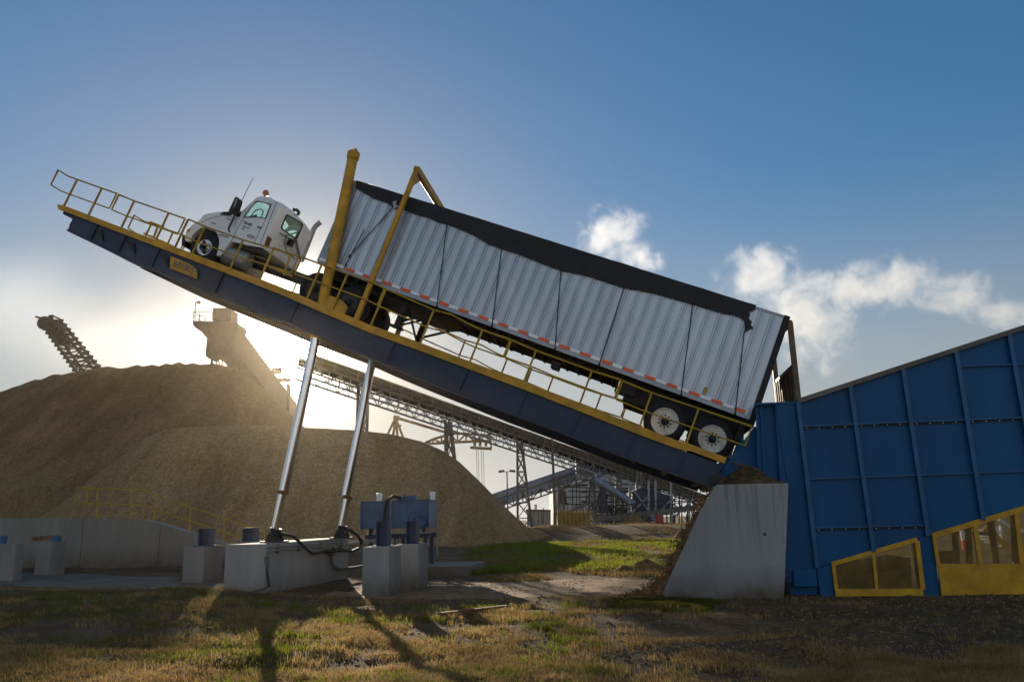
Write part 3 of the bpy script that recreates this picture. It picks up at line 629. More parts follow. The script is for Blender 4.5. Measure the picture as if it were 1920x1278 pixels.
# ------------------------------------------------------------------ steam
def steam(name, blobs, d, dens, label, nscale, thick, an=.55, soft=.7, amp=2.7):
    cs_ = [(YP(px, py, d), rx*d/FOC, ry*d/FOC) for px, py, rx, ry in blobs]
    x0_ = min(c_.x-a for c_, a, q in cs_); x1_ = max(c_.x+a for c_, a, q in cs_); z0_ = min(c_.z-q for c_, a, q in cs_); z1_ = max(c_.z+q for c_, a, q in cs_)
    mb = MB(); c_ = V3(((x0_+x1_)/2, d, (z0_+z1_)/2)); mb.box(c_, X*((x1_-x0_)/2), Y*thick, Z*((z1_-z0_)/2))
    m = bpy.data.materials.new(name+'_vapour'); m.use_nodes = True; nt = m.node_tree; nt.nodes.clear(); N, K = nt.nodes.new, nt.links.new
    o = N('ShaderNodeOutputMaterial'); v = N('ShaderNodeVolumePrincipled'); K(v.outputs[0], o.inputs['Volume'])
    v.inputs['Color'].default_value = (.97, .97, .97, 1); v.inputs['Anisotropy'].default_value = an; v.inputs['Density Attribute'].default_value = ''
    tc = N('ShaderNodeTexCoord'); prev = None
    for cc, a, q in cs_:
        l = cc-V3((c_.x, c_.y, z0_))
        s_ = N('ShaderNodeVectorMath'); s_.operation = 'SUBTRACT'; K(tc.outputs['Object'], s_.inputs[0]); s_.inputs[1].default_value = l
        mu = N('ShaderNodeVectorMath'); mu.operation = 'MULTIPLY'; K(s_.outputs[0], mu.inputs[0]); mu.inputs[1].default_value = (1/a, 1/thick, 1/q)
        le = N('ShaderNodeVectorMath'); le.operation = 'LENGTH'; K(mu.outputs[0], le.inputs[0])
        su = N('ShaderNodeMath'); su.operation = 'SUBTRACT'; su.inputs[0].default_value = 1; K(le.outputs['Value'], su.inputs[1])
        if prev is None: prev = su
        else:
            mx = N('ShaderNodeMath'); mx.operation = 'SMOOTH_MAX'; K(prev.outputs[0], mx.inputs[0]); K(su.outputs[0], mx.inputs[1]); mx.inputs[2].default_value = .25; prev = mx
    n1 = N('ShaderNodeTexNoise'); n1.inputs['Scale'].default_value = nscale; n1.inputs['Detail'].default_value = 9; n1.inputs['Roughness'].default_value = .73; n1.inputs['Distortion'].default_value = .35; K(tc.outputs['Object'], n1.inputs['Vector'])
    a1 = N('ShaderNodeMath'); a1.operation = 'MULTIPLY_ADD'; K(n1.outputs[0], a1.inputs[0]); a1.inputs[1].default_value = amp; a1.inputs[2].default_value = -.5*amp-.22
    a2 = N('ShaderNodeMath'); K(prev.outputs[0], a2.inputs[0]); K(a1.outputs[0], a2.inputs[1])
    mr = N('ShaderNodeMapRange'); mr.interpolation_type = 'SMOOTHSTEP'; mr.inputs[1].default_value = 0; mr.inputs[2].default_value = soft; mr.inputs[3].default_value = 0; mr.inputs[4].default_value = dens
    K(a2.outputs[0], mr.inputs[0])
    gt = N('ShaderNodeMath'); gt.operation = 'MULTIPLY'; cl = N('ShaderNodeClamp'); K(prev.outputs[0], cl.inputs[0]); sq = N('ShaderNodeMath'); sq.operation = 'MULTIPLY'; sq.use_clamp = True; K(cl.outputs[0], sq.inputs[0]); sq.inputs[1].default_value = 4
    K(mr.outputs[0], gt.inputs[0]); K(sq.outputs[0], gt.inputs[1]); K(gt.outputs[0], v.inputs['Density'])
    try: m.cycles.volume_step_rate = STEAM_STEP
    except Exception: pass
    return tag(mb.build(name, m), label, 'steam')
if HAZE:
    mb = MB(); mb.hexa([V3((-170, -13, -2.2)), V3((170, -13, -2.2)), V3((170, 168, -2.2)), V3((-170, 168, -2.2))], [V3((-170, -13, 33)), V3((170, -13, 33)), V3((170, 168, 33)), V3((-170, 168, 33))])
    m = bpy.data.materials.new('dusty_air'); m.use_nodes = True; nt = m.node_tree; nt.nodes.clear()
    o_ = nt.nodes.new('ShaderNodeOutputMaterial'); v_ = nt.nodes.new('ShaderNodeVolumePrincipled'); nt.links.new(v_.outputs[0], o_.inputs['Volume'])
    v_.inputs['Color'].default_value = (1.0, .84, .60, 1); v_.inputs['Density'].default_value = HAZE; v_.inputs['Anisotropy'].default_value = HAZE_G; v_.inputs['Density Attribute'].default_value = ''
    tag(mb.build('haze', m, org=V3((0, 0, 0))), kind='stuff', label='warm dusty air over the whole yard')
if STEAM:
    steam('steam_plume', [(1150, 442, 98, 88), (1200, 482, 66, 44)], 300, .06, 'small round white steam puff above the middle of the trailer roof', .10, 8)
    steam('steam_plume', [(1430, 515, 128, 90), (1515, 600, 125, 135), (1575, 545, 130, 66), (1665, 535, 135, 74), (1700, 512, 95, 55), (1795, 547, 110, 66), (1875, 588, 100, 38), (1965, 602, 110, 42)], 300, .06, 'long ragged white steam plume drifting above the blue hopper', .085, 11)
    steam('steam_plume', [(30, 580, 330, 190), (330, 650, 330, 210), (180, 640, 260, 140)], 320, STEAM_L, 'broad thin grey vapour bank hanging over the big mound at left', .018, 30, an=.75, soft=.9, amp=.9)
# ------------------------------------------------------------------ truck dumper
deck_px = [(118, 392), (226, 432), (357, 481), (521, 544), (693, 618), (783, 651), (887, 692), (1005, 737), (1160, 797), (1280, 844), (1356, 872)]
bot_px = [(129, 432), (250, 490), (362, 536), (476, 583), (600, 629), (660, 656), (752, 694), (905, 755), (1030, 801), (1155, 849), (1245, 880), (1331, 909)]
deck = [AB(S(px, py, SN)) for px, py in deck_px]; dbl = [(a, b) for a, b, s in deck]
def deckb(a): return interp(dbl, a)
def P(px, py): return S(px, py, SN)
e = DUMP = empty('truck_dumper', S(1331, 930, SN+1.6), 'navy and yellow tipping truck platform raised steeply with a truck on it', 'truck dumper')
web = [P(*q) for q in ((118, 392), (137, 409), (130, 421))] + [P(*q) for q in bot_px] + [P(*q) for q in reversed(deck_px[1:])]
for off, nm in ((0, 'main_beam'), (SF-SN, 'main_beam')):
    mb = MB(); o = W*off; mb.plate([p+o for p in web], W*.03)
    for i in range(len(bot_px)-1):
        a_, b_ = P(*bot_px[i])+o, P(*bot_px[i+1])+o
        mb.plate([a_-W*.06, b_-W*.06, b_+W*.24, a_+W*.24], -D2*.035)
    o2 = o - W*.055 if off == 0 else o+W*.03
    for px in (183, 236, 300, 420, 560, 740, 877, 987, 1087, 1190, 1283):         # web stiffeners
        t_ = interp(deck_px, px); pb = interp(bot_px, px-.36*(interp(bot_px, px)-t_))
        hgt = pb-t_; dx = -.36*hgt
        q0, q1 = P(px, t_+6)+o2, P(px+dx, t_+hgt*.93)+o2
        mb.plate([q0, q1, q1+D1*.03, q0+D1*.03], W*.06)
    mb.build(nm, M['beam'], e)
for px, py in ((190, 440), (250, 464), (312, 488)):                 # short gusset plates under the tip
    mb = MB(); mb.plate([P(px-12, py-14)-W*.05, P(px+6, py+14)-W*.05, P(px+3, py-8)-W*.05], W*.03); mb.build('gusset', M['black'], e)
kb_t = [(110, 385), (121, 386), (226, 426), (357, 474), (521, 536), (693, 609), (783, 641), (887, 680), (1005, 724), (1160, 784), (1200, 799), (1270, 826), (1290, 831), (1362, 858)]
kb_b = [(113, 394), (120, 396), (226, 437), (357, 487), (521, 550), (693, 624), (783, 656), (887, 695), (1005, 739), (1160, 800), (1196, 814), (1272, 842), (1296, 846), (1358, 869)]
mb = MB()
for i in range(len(kb_t)-1):
    q = [P(*kb_t[i]), P(*kb_t[i+1]), P(*kb_b[i+1]), P(*kb_b[i])]; mb.plate([p-W*.07 for p in q], W*.12)
mb.build('kerb_rail', M['yellow'], e)
mb = MB()
for i in range(len(kb_t)-1):
    q = [P(*kb_t[i]), P(*kb_t[i+1]), P(*kb_b[i+1]), P(*kb_b[i])]; mb.plate([p+W*(SF-SN-.03) for p in q], W*.12)
mb.build('kerb_rail', M['yellow'], e)
mb = MB()
for i in range(len(deck_px)-1):
    q = [P(*deck_px[i])+W*.06, P(*deck_px[i+1])+W*.06]; mb.plate([q[0]-D2*.01, q[1]-D2*.01, q[1]-D2*.12, q[0]-D2*.12], W*(SF-SN-.12))
mb.build('deck_plate', M['chassis'], e)
mb = MB(); amin, amax = dbl[0][0]+.4, dbl[-1][0]-.3; n = 22
for i in range(n+1):
    a = lerp(amin, amax, i/n); b = deckb(a)-.32; mb.ibeam(L(a, b, SN+.05), L(a, b, SF-.02), .12, .34, D2)
mb.build('cross_beam', M['beam'], e)
mb = MB(); p = P(112, 388); mb.plate([p-W*.05, P(122, 391)-W*.05, P(140, 410)-W*.05, P(128, 404)-W*.05], W*(SF-SN+.1)); mb.build('tip_apron', M['beam'], e)
# sign
mb = MB(); sg = [(323.2, 482), (340, 488.6), (357.4, 495.6), (366, 501), (371, 507), (373, 515), (372.3, 524.5), (321.7, 504.5)]
mb.plate([P(*q)-W*.085 for q in sg], W*.03); sgn = mb.build('sign_plate', M['yellow'], e)
xd = (P(372, 512.8)-P(324, 494.3)).normalized(); zd = -W; yd = zd.cross(xd).normalized()
lettering('sign_lettering', 'BRUKS', .26, P(325.5, 500.2)-W*.088, xd, yd, M['signblue'], sgn, .004, .84)
# hand rails
sections = [
    ([(109.1, 318.7), (126.9, 330), (144.8, 336.5), (190.9, 352.9), (219.1, 362.7)], [144.8, 190.9], True, True),
    ([(223, 364.8), (251.8, 376.7), (316.4, 399), (347, 410)], [251.8, 316.4], True, True),
    ([(353, 410.9), (384.5, 424.5), (456, 449.6), (513, 466.5), (560, 480.5)], [353, 384.5, 456, 513], False, True),
    ([(566, 482.5), (603.6, 495.5), (652, 513), (697, 528.6), (721, 540.6)], [603.6, 652], True, True),
    ([(724, 542), (813.6, 580.8), (847.5, 590), (878.8, 606.9), (904.8, 618.6), (956.5, 636.3)], [724, 813.6, 904.8], False, True),
    ([(959.5, 637.5), (1005, 657), (1110, 695), (1164.5, 712)], [1005, 1110], True, True),
    ([(1167.5, 714), (1222, 736), (1310, 765.5), (1409.5, 799)], [1222, 1310], True, True)]
def rail_section(off, top, posts, endl, endr, shift=0.):
    mb = MB(); tp = [P(*q)+W*off+D1*shift for q in top]
    loc = [(AB(p)[0], AB(p)[1]) for p in tp]; r = .022; s_ = SN+off
    md = [L(a, b-.46, s_) for a, b in loc]
    loop = ([md[0]] if endl else []) + tp + ([md[-1]] if endr else [])
    mb.tube(loop, r, 7); mb.tube(md, r*.85, 7)
    for px in posts:
        py = interp(top, px); a, b, q = AB(P(px, py)); a += shift
        mb.bar(L(a, b-.02, s_+.0), L(a, deckb(a)-.02, s_), .042, .042, W)
    return mb
for top, posts, l_, r_ in sections: rail_section(0.0, top, posts, l_, r_).build('handrail', M['rail'], e)
for top, posts, l_, r_ in sections: rail_section(SF-SN+.02, top, posts, l_, r_, .1).build('handrail', M['rail'], e)
for (x0_, y0_, x1_, y1_) in ((281.6, 416.2, 307, 426.3), (270, 437.6, 325, 462), (296, 424, 287.5, 447), (512.5, 464.6, 545, 477), (545, 477, 532, 515), (505, 500, 548, 517)):
    mb = MB(); mb.tube([S(x0_, y0_, SN+.1), S(x1_, y1_, SN+.1)], .03, 6); mb.build('gate_bar', M['rail'], e)
# portal frame over the trailer
gt, gb_ = S(781.5, 318, SN+.1), S(664, 609, SN+.1); cr = W*(SF-SN-.2)
mb = MB(); mb.bar(gt, gb_, .12, .12, W); mb.bar(gt+cr, gb_+cr, .12, .12, W); mb.bar(gt-W*.06+D2*.0, gt+cr+W*.06, .16, .15, D2)
for o, sgn_ in ((V3((0, 0, 0)), 1), (cr, -1)): mb.plate([gt+o-D2*.08-D1*.02, gt+o-D2*.55-D1*.02, gt+o+W*(.5*sgn_)-D2*.08-D1*.02], D1*.04)
mb.build('portal_frame', M['yellow'], e, bevel=.012)
for o in (0, SF-SN-.36):
    mb = MB(); mb.plate([S(606, 574, SN+.05)+W*o, S(609, 560, SN+.05)+W*o, S(618, 553, SN+.05)+W*o, S(640, 562, SN+.05)+W*o, S(652, 575, SN+.05)+W*o, S(645, 590, SN+.05)+W*o], W*.05); mb.build('trunnion_bracket', M['yellow'], e)
mb = MB(); h0 = S(1345, 900, SN-.05); mb.lathe(h0, W, [(.16, 0), (.16, SF-SN+.15)], 16); mb.build('hinge_pin', M['dark'], e)

# hydraulic cylinders: thick barrel through the deck, chrome stages below
PT = 1.34                                                   # top of the plinth
def cyl(label, s, axis, cut, collar, foot, top=None):
    pts = [S(px, py, s) for px, py in axis]; e_ = empty('hydraulic_cylinder', V3((pts[-1].x, pts[-1].y, PT)), label, 'hydraulic cylinder', 'tipping cylinders of the truck platform')
    a, c_, f_ = pts[0], S(*cut, s), pts[-1]; k = S(*collar, s)
    ax = (f_-a).normalized()
    mb = MB(); mb.lathe(a, ax, [(.135, .12), (.135, (c_-a).length)], 24); mb.build('barrel', M['yellow'], e_, smooth_=True)
    mb = MB(); mb.lathe(a, ax, [(.05, -.06), (.12, -.05), (.165, 0), (.165, .16), (.15, .19)], 24); mb.lathe(a-ax*.06+T*.03, -ax, [(.05, 0), (.05, .05)], 8); mb.build('barrel_cap', M['yellow'], e_, smooth_=True)
    mb = MB(); mb.lathe(c_, ax, [(.118, 0), (.118, (k-c_).length)], 24); mb.build('rod', M['chrome'], e_, smooth_=True)
    mb = MB(); mb.lathe(k-ax*.04, ax, [(.15, 0), (.15, .09)], 24); mb.build('collar', M['rust'], e_, smooth_=True)
    mb = MB(); mb.lathe(k+ax*.05, ax, [(.098, 0), (.098, (f_-k).length-.1)], 24); mb.build('rod', M['chrome'], e_, smooth_=True)
    mb = MB(); mb.lathe(f_-ax*.13, ax, [(.135, 0), (.135, .13), (.10, .2)], 20)
    g = V3((f_.x, f_.y, PT)); hh = f_.z-PT+.02
    for q in (-.11, .11): mb.plate([g-T*.21+W*(q-.03), g+T*.21+W*(q-.03), g+T*.10+Z*hh+W*(q-.03), g-T*.10+Z*hh+W*(q-.03)], W*.06)
    mb.box(g+Z*.02, T*.26, W*.24, Z*.02); mb.build('foot_bracket', M['black'], e_)
    return e_
cyl('near tipping cylinder whose thick yellow barrel rises in front of the trailer', SN+.17, [(663.5, 287), (515.5, 1000)], (591.5, 634), (530, 922), None)
# the far one repeats the near one across the deck
a0, a1 = S(663.5, 287, SN+.17)+W*3.0, S(640, 996, SN+3.1)
s_far = SN+3.1
_p = lambda q: S(q[0], q[1], s_far)
cyl('far tipping cylinder with slim steel rod, its barrel hidden by the trailer', s_far, [(757, 405), (641, 994)], (700.5, 664), (651.5, 931), None)

# ------------------------------------------------------------------ trailer
a0, a1 = -9.72, 1.735
def bb(a): return lerp(3.14, 3.057, (a-a0)/(a1-a0))
def bt(a): return lerp(5.46, 5.545, (a-a0)/(a1-a0))
e = TR = empty('chip_trailer', L(-1, deckb(-1), S0+1.25), 'long ribbed aluminium chip trailer with black tarp tipped on the platform', 'trailer')
WID = 2.5
def ribwall(s, sg):
    mb = MB(); pro = []; a = a0; i = 0; pitch = .2863
    while a < a1-.02:
        j = .004*((i*37) % 5-2)
        for da, dd in ((0, 0), (.012, .024), (.05, .028), (.062, .004), (.072, .004), (.082, .022), (.108, .022), (.12, 0)):
            if a+da < a1: pro.append((a+da, dd+.0))
        pro.append((a+.2+j, .006)); a += pitch; i += 1
    pro.append((a1, 0)); n = len(pro)
    for a, d in pro: mb.v += [L(a, bb(a)+.018, s-sg*d), L(a, bt(a), s-sg*d)]
    for i in range(n-1): mb.f.append((2*i, 2*i+2, 2*i+3, 2*i+1))
    mb.plate([L(a0, bb(a0), s+sg*.02), L(a1, bb(a1), s+sg*.02), L(a1, bt(a1), s+sg*.02), L(a0, bt(a0), s+sg*.02)], W*(sg*.02))
    return mb
ribwall(S0, 1).build('side_panel', M['alu'], e); ribwall(S0+WID, -1).build('side_panel', M['alu'], e)
mb = MB(); mb.plate([L(a0-.02, bb(a0), S0+.0), L(a0-.02, bt(a0), S0+.0), L(a0-.02, bt(a0), S0+WID), L(a0-.02, bb(a0), S0+WID)], -D1*.04); mb.build('front_wall', M['alu'], e)
mb = MB(); mb.plate([L(a0, bb(a0)-.01, S0+.03), L(a1, bb(a1)-.01, S0+.03), L(a1, bb(a1)-.01, S0+WID-.03), L(a0, bb(a0)-.01, S0+WID-.03)], D2*.06); mb.build('floor', M['chassis'], e)
for s, sg in ((S0, 1), (S0+WID, -1)):
    mb = MB(); mb.plate([L(a0, bb(a0)-.075, s-sg*.035), L(a1, bb(a1)-.075, s-sg*.035), L(a1, bb(a1)+.02, s-sg*.035), L(a0, bb(a0)+.02, s-sg*.035)], W*(sg*.05))
    for i in range(42):
        a = lerp(a0+.1, a1-.1, i/41); mb.plate([L(a, bb(a)-.07, s-sg*.04), L(a+.03, bb(a)-.07, s-sg*.04), L(a+.03, bb(a)+.015, s-sg*.04), L(a, bb(a)+.015, s-sg*.04)], W*(sg*.004))
    mb.build('bottom_rail', M['alurail'], e)
    mb = MB(); mb.plate([L(a0, bt(a0), s-sg*.03), L(a1, bt(a1), s-sg*.03), L(a1, bt(a1)+.05, s-sg*.03), L(a0, bt(a0)+.05, s-sg*.03)], W*(sg*.07)); mb.build('top_rail', M['alurail'], e)
# reflective tape
ra0, rb0, _ = AB(S(656, 506.8, S0-.03)); ra1, rb1, _ = AB(S(1387, 769, S0-.03)); n = 19
for i in range(n+1):
    for half in (0, 1):
        t = (i+half*.5)/n - (0 if half == 0 else 0)
        if half and i == n: continue
        a, b = lerp(ra0, ra1, t), lerp(rb0, rb1, t)
        mb = MB(); mb.plate([L(a-.12, b-.030, S0-.046), L(a+.12, b-.030, S0-.046), L(a+.12, b+.045, S0-.046), L(a-.12, b+.045, S0-.046)], -W*.004); mb.build('reflector', M['refl'] if half else M['orange'], e)
for px, py in ((607, 488.3), (637, 499.3)):
    a, b, _ = AB(S(px, py, S0-.03)); mb = MB(); mb.plate([L(a-.12, b-.030, S0-.046), L(a+.12, b-.030, S0-.046), L(a+.12, b+.045, S0-.046), L(a-.12, b+.045, S0-.046)], -W*.004); mb.build('reflector', M['refl'], e)
# tarp
low = [(667, 352), (680, 359), (700, 371), (722, 378), (738, 388), (756, 391), (780, 401), (804, 407), (820, 415), (838, 419), (860, 428), (886, 439), (914, 456), (941, 466), (968, 474), (996, 485), (1020, 495), (1051, 506), (1080, 512), (1110, 519), (1140, 529), (1170, 539), (1200, 544), (1230, 550), (1265, 560), (1299, 569.5), (1330, 579), (1358, 587), (1377, 590), (1392, 596), (1397, 604), (1397, 622), (1405, 617), (1413, 615), (1408, 609), (1410, 602), (1404, 598), (1406, 590), (1405, 584), (1416, 580)]
ts = S0-.075; up = []
for i in range(34):
    a = lerp(AB(S(666, 343, ts))[0], AB(S(1416, 577, ts))[0], i/33); up.append(L(a, bt(a)+.06, ts))
low3 = [S(px, py, ts) for px, py in low]
mb = MB(); mb.plate(up+list(reversed(low3)), W*.03)
tarp = mb.build('tarp', M['tarp'], e)
mb = MB(); K_ = 9
for i in range(34):
    for k in range(K_+1):
        t = k/K_; p = up[i]; mb.v.append(p+W*(t*(WID+.15))+D2*(.10*math.sin(math.pi*t)+.02*nz(i*.5, k*.4)))
for i in range(33):
    for k in range(K_): o = i*(K_+1)+k; mb.f.append((o, o+1, o+K_+2, o+K_+1))
for i in range(33):
    p, q = up[i]+W*(WID+.15), up[i+1]+W*(WID+.15); mb.plate([p, q, q-D2*.45, p-D2*.45], -W*.02)
mb.build('tarp_roof', M['tarp'], e, smooth_=True)
mb = MB()
for tp, bo in (((738, 387), (655, 480)), ((683, 430), (648, 497)), ((838, 419), (819, 574)), ((940, 467), (922.5, 610)), ((1051.5, 506), (1040.5, 654)), ((1170, 539), (1123, 684)), ((1299, 570), (1277, 740)), ((1395.7, 621), (1378.5, 775))):
    mb = MB(); mb.tube([S(*tp, S0-.06), S(*bo, S0-.06)], .012, 6)
    p = S(*bo, S0-.06); mb.lathe(p, D2, [(.02, -.04), (.025, .03)], 6); mb.build('strap', M['tarp'], e)
mb = MB(); mb.plate([S(736, 378, S0-.12), S(744, 376, S0-.12), S(742, 384, S0-.12), S(748, 387, S0-.12), S(738, 391, S0-.12)], W*.03); mb.build('tarp_hook', M['alurail'], e)
mb = MB(); mb.plate([S(1321, 725, S0-.034), S(1327, 726, S0-.034), S(1322.5, 740, S0-.034), S(1316.5, 738.5, S0-.034)], -W*.003); mb.build('placard', M['rail'], e)
# rear frame and hanging tailgate
mb = MB()
for s in (S0-.03, S0+WID-.1): mb.plate([L(a1, bb(a1)-.1, s), L(a1+.14, bb(a1)-.1, s), L(a1+.14, bt(a1)+.06, s), L(a1, bt(a1)+.06, s)], W*.13)
mb.bar(L(a1+.07, bt(a1)+.02, S0+.1), L(a1+.07, bt(a1)+.02, S0+WID-.1), .13, .12, D2); mb.bar(L(a1+.07, bb(a1)-.12, S0), L(a1+.07, bb(a1)-.12, S0+WID), .14, .2, D2)
mb.build('rear_frame', M['chassis'], e)
hp = L(a1+.17, bt(a1)-.05, S0+.04); he = hp+W*(WID-.1)
mb = MB(); dn = -Z
for q in (hp, he): mb.bar(q, q+dn*2.3, .12, .09, W)
mb.bar(hp, he, .1, .1, Z); mb.bar(hp+dn*1.02, he+dn*1.02, .07, .08, Z); gate = mb.build('tailgate', M['gate'], e)
mb = MB(); mb.plate([hp+dn*1.02+W*.05-T*.02, he+dn*1.02-W*.05-T*.02, he+dn*2.3-W*.05-T*.02, hp+dn*2.3+W*.05-T*.02], T*.04)
for i in range(9): q = hp+W*(.2+i*.26); mb.bar(q+dn*1.05-T*.03, q+dn*2.3-T*.03, .05, .04, W)
mb.build('gate_panel', M['gate'], gate)
# running gear
def wheel(c, r, wd_, rr_, parent, m_rim, face=-1, deep=.07, holes=10, inner=.82):
    ax = W*face                                          # outward
    mb = MB(); mb.lathe(c, ax, [(rr_*.98, .0), (r*.80, .01), (r*.93, -.015), (r*.985, -.06), (r, -.12), (r, -wd_+.1), (r*.95, -wd_+.03), (rr_, -wd_)], 40, caps=False)
    for k in range(0): pass
    wr = mb.build('wheel', M['rubber'], parent, smooth_=True)
    mb = MB(); mb.lathe(c, ax, [(rr_*1.02, -.01), (rr_*1.02, .012), (rr_*.95, .012), (rr_*.90, -.03), (rr_*.86, -deep), (rr_*.62, -deep-.01), (rr_*.52, -deep+.03), (rr_*.30, -deep+.035), (0, -deep+.035)], 40)
    rim = mb.build('rim', m_rim, wr, smooth_=True)
    mb = MB(); mb.lathe(c, ax, [(rr_*.33, -deep), (rr_*.30, -deep+.10), (rr_*.16, -deep+.13), (0, -deep+.13)], 20)
    sx = ax.orthogonal().normalized(); sy = ax.cross(sx)
    for k in range(holes):
        t = 2*math.pi*k/holes; q = c+(sx*math.cos(t)+sy*math.sin(t))*rr_*.45; mb.lathe(q, ax, [(.022, -deep), (.022, -deep+.06), (.012, -deep+.065)], 8)
    mb.build('hub', M['chassis'], wr, smooth_=True)
    if deep < .12:
        mb = MB()
        for k in range(2):
            t = k*math.pi+.9; u_ = sx*math.cos(t)+sy*math.sin(t); v_ = ax.cross(u_); q = c+u_*rr_*.73-ax*(deep+.004)
            mb.plate([q+u_*.03*math.cos(w_)+v_*.055*math.sin(w_) for w_ in [2*math.pi*i/12 for i in range(12)]], ax*.012)
        mb.build('hand_hole', M['black'], rim)
    return wr
for px, py in ((1246.5, 789.5), (1335.5, 822.5)):
    a, b, _ = AB(S(px, py, S0+.06)); b = max(b, deckb(a)+.33)
    wheel(L(a, b, S0+.06), .50, .55, .315, e, M['rim']); wheel(L(a, b, S0+WID-.06), .50, .55, .315, e, M['rim'], 1)
    mb = MB(); mb.tube([L(a, b, S0+.5), L(a, b, S0+WID-.5)], .08, 8); mb.build('axle', M['chassis'], e)
mb = MB()
def lbox(mb, a_, b_, c_, d_, s0, s1): mb.hexa([L(a_, c_, s0), L(b_, c_, s0), L(b_, d_, s0), L(a_, d_, s0)], [L(a_, c_, s1), L(b_, c_, s1), L(b_, d_, s1), L(a_, d_, s1)])
lbox(mb, -6.4, 1.7, 2.90, 3.05, S0+.38, S0+.50); lbox(mb, -6.4, 1.7, 2.95, 3.05, S0+WID-.50, S0+WID-.38)
lbox(mb, -9.5, -6.6, 2.86, 3.1, S0+.3, S0+WID-.3); lbox(mb, -1.15, 1.7, 2.50, 2.95, S0+.42, S0+WID-.42); lbox(mb, -1.4, -.9, 2.62, 3.0, S0+.3, S0+.8)
for i in range(32): a = -8.9+i*.33; lbox(mb, a, a+.06, 2.97, 3.06, S0+.05, S0+WID-.05)
lbox(mb, -3.05, -2.85, 2.62, 2.8, S0+.25, S0+.6); lbox(mb, .55, .65, 2.2, 2.6, S0+.5, S0+.7); lbox(mb, 1.58, 1.72, 2.45, 3.0, S0+.1, S0+WID-.1)
mb.plate([L(-6.9, 3.06, S0+.3), L(-5.9, 3.06, S0+.3), L(-6.35, 2.86, S0+.3), L(-6.9, 2.86, S0+.3)], W*(WID-.6)); mb.build('chassis', M['chassis'], e)
for o in (0, WID-.55):
    mb = MB(); p, q = S(789, 592, S0+.3)+W*o, S(757, 664, S0+.3)+W*o; ag, bg_, _ = AB(q)
    lg0 = L(-7.15, 3.0, S0+.3+o); lg1 = L(-7.15, 2.25, S0+.3+o); mb.bar(lg0, lg1, .13, .13, W); mb.box(lg1, D1*.16, W*.14, D2*.03); mb.tube([lg1+D2*.15, L(-6.3, 2.95, S0+.3+o)], .035, 6); mb.build('landing_leg', M['chassis'], e)
mb = MB(); mb.tube([L(-7.15, 2.3, S0+.35), L(-7.15, 2.95, S0+WID-.35)], .03, 6); mb.tube([L(-7.15, 2.95, S0+.35), L(-7.15, 2.3, S0+WID-.35)], .03, 6); mb.build('landing_brace', M['chassis'], e)

# ------------------------------------------------------------------ tractor
sT = S0+.12; TW = 2.2
def z2(x, y, s=sT): return S(320+x/5.325, 320+y/5.325, s)
e = TK = empty('semi_truck', L(-12.5, deckb(-12.5), S0+1.2), 'white day cab semi truck parked nose up on the raised platform', 'truck')
hood = [(140, 700), (140, 640), (160, 590), (225, 528), (262, 508), (290, 488), (312, 452), (340, 432), (430, 412), (580, 402), (655, 418), (705, 420), (640, 690), (600, 700), (495, 850), (452, 850), (482, 730), (478, 675), (455, 620), (420, 585), (375, 566), (330, 563), (290, 578), (245, 615), (210, 655), (188, 712)]
mb = MB(); mb.plate([z2(*q) for q in hood], W*TW); mb.build('hood', M['white'], e, bevel=.07)
mb = MB(); mb.plate([z2(x, y, sT+.42) for x, y in ((180, 760), (205, 640), (300, 560), (400, 560), (495, 650), (480, 860), (240, 860))], W*(TW-.84)); mb.build('wheel_well', M['black'], e)
cabo = [(612, 705), (640, 470), (700, 414), (848, 275), (872, 262), (925, 256), (990, 270), (1060, 303), (1088, 345), (905, 765), (760, 742)]
win = [(735, 466), (755, 425), (832, 325), (850, 312), (875, 306), (1000, 336), (946, 474), (858, 462)]
ca = [z2(*q) for q in cabo]; cw = [z2(*q) for q in win]; far = W*(TW-.04)
ar = AB(z2(1000, 540))[0]
mb = MB(); mb.plate(ca, W*.05, [cw]); mb.plate([p+far for p in ca], -W*.05, [[p+far for p in cw]])
K_ = 8; prof = ca[2:9]
def crown(p, t): return p+W*(.0+t*(TW-.04))+D2*(.085*math.sin(math.pi*t)**.6)
roofp = ca[3:9]; b0 = len(mb.v)
for p in roofp:
    for k in range(K_+1): mb.v.append(crown(p, k/K_))
for i in range(len(roofp)-1):
    for k in range(K_): o = b0+i*(K_+1)+k; mb.f.append((o, o+1, o+K_+2, o+K_+1))
# rear wall with window
def rp(x, y): return AP(320+x/5.325, 320+y/5.325, ar+.02)
nt_, nb_ = ca[8], ca[9]
at_, bt_, _ = AB(nt_); _, bbm, _ = AB(nb_); ar2 = at_
def rp(x, y): return AP(320+x/5.325, 320+y/5.325, ar2)
rear = [L(ar2, bt_, sT), L(ar2, bbm, sT), L(ar2, bbm, sT+TW-.04), L(ar2, bt_, sT+TW-.04)] + [L(ar2, bt_+.085*math.sin(math.pi*k/K_)**.6, sT+(TW-.04)*k/K_) for k in range(K_-1, 0, -1)]
rw = [rp(1172, 447), rp(1300, 522), rp(1312, 545), rp(1262, 660), rp(1240, 668), rp(1118, 582), rp(1110, 562), rp(1155, 455)]
mb.plate(rear, -D1*.05, [rw])
mb.plate([L(ar2, bbm, sT+.02), L(ar2-2.0, bbm, sT+.02), L(ar2-2.0, bbm, sT+TW-.06), L(ar2, bbm, sT+TW-.06)], D2*.05)
mb.plate([ca[1]+W*.06, ca[2]+W*.06, ca[2]+far-W*.06, ca[1]+far-W*.06], D1*.04)
mb.build('cab', M['white'], e)
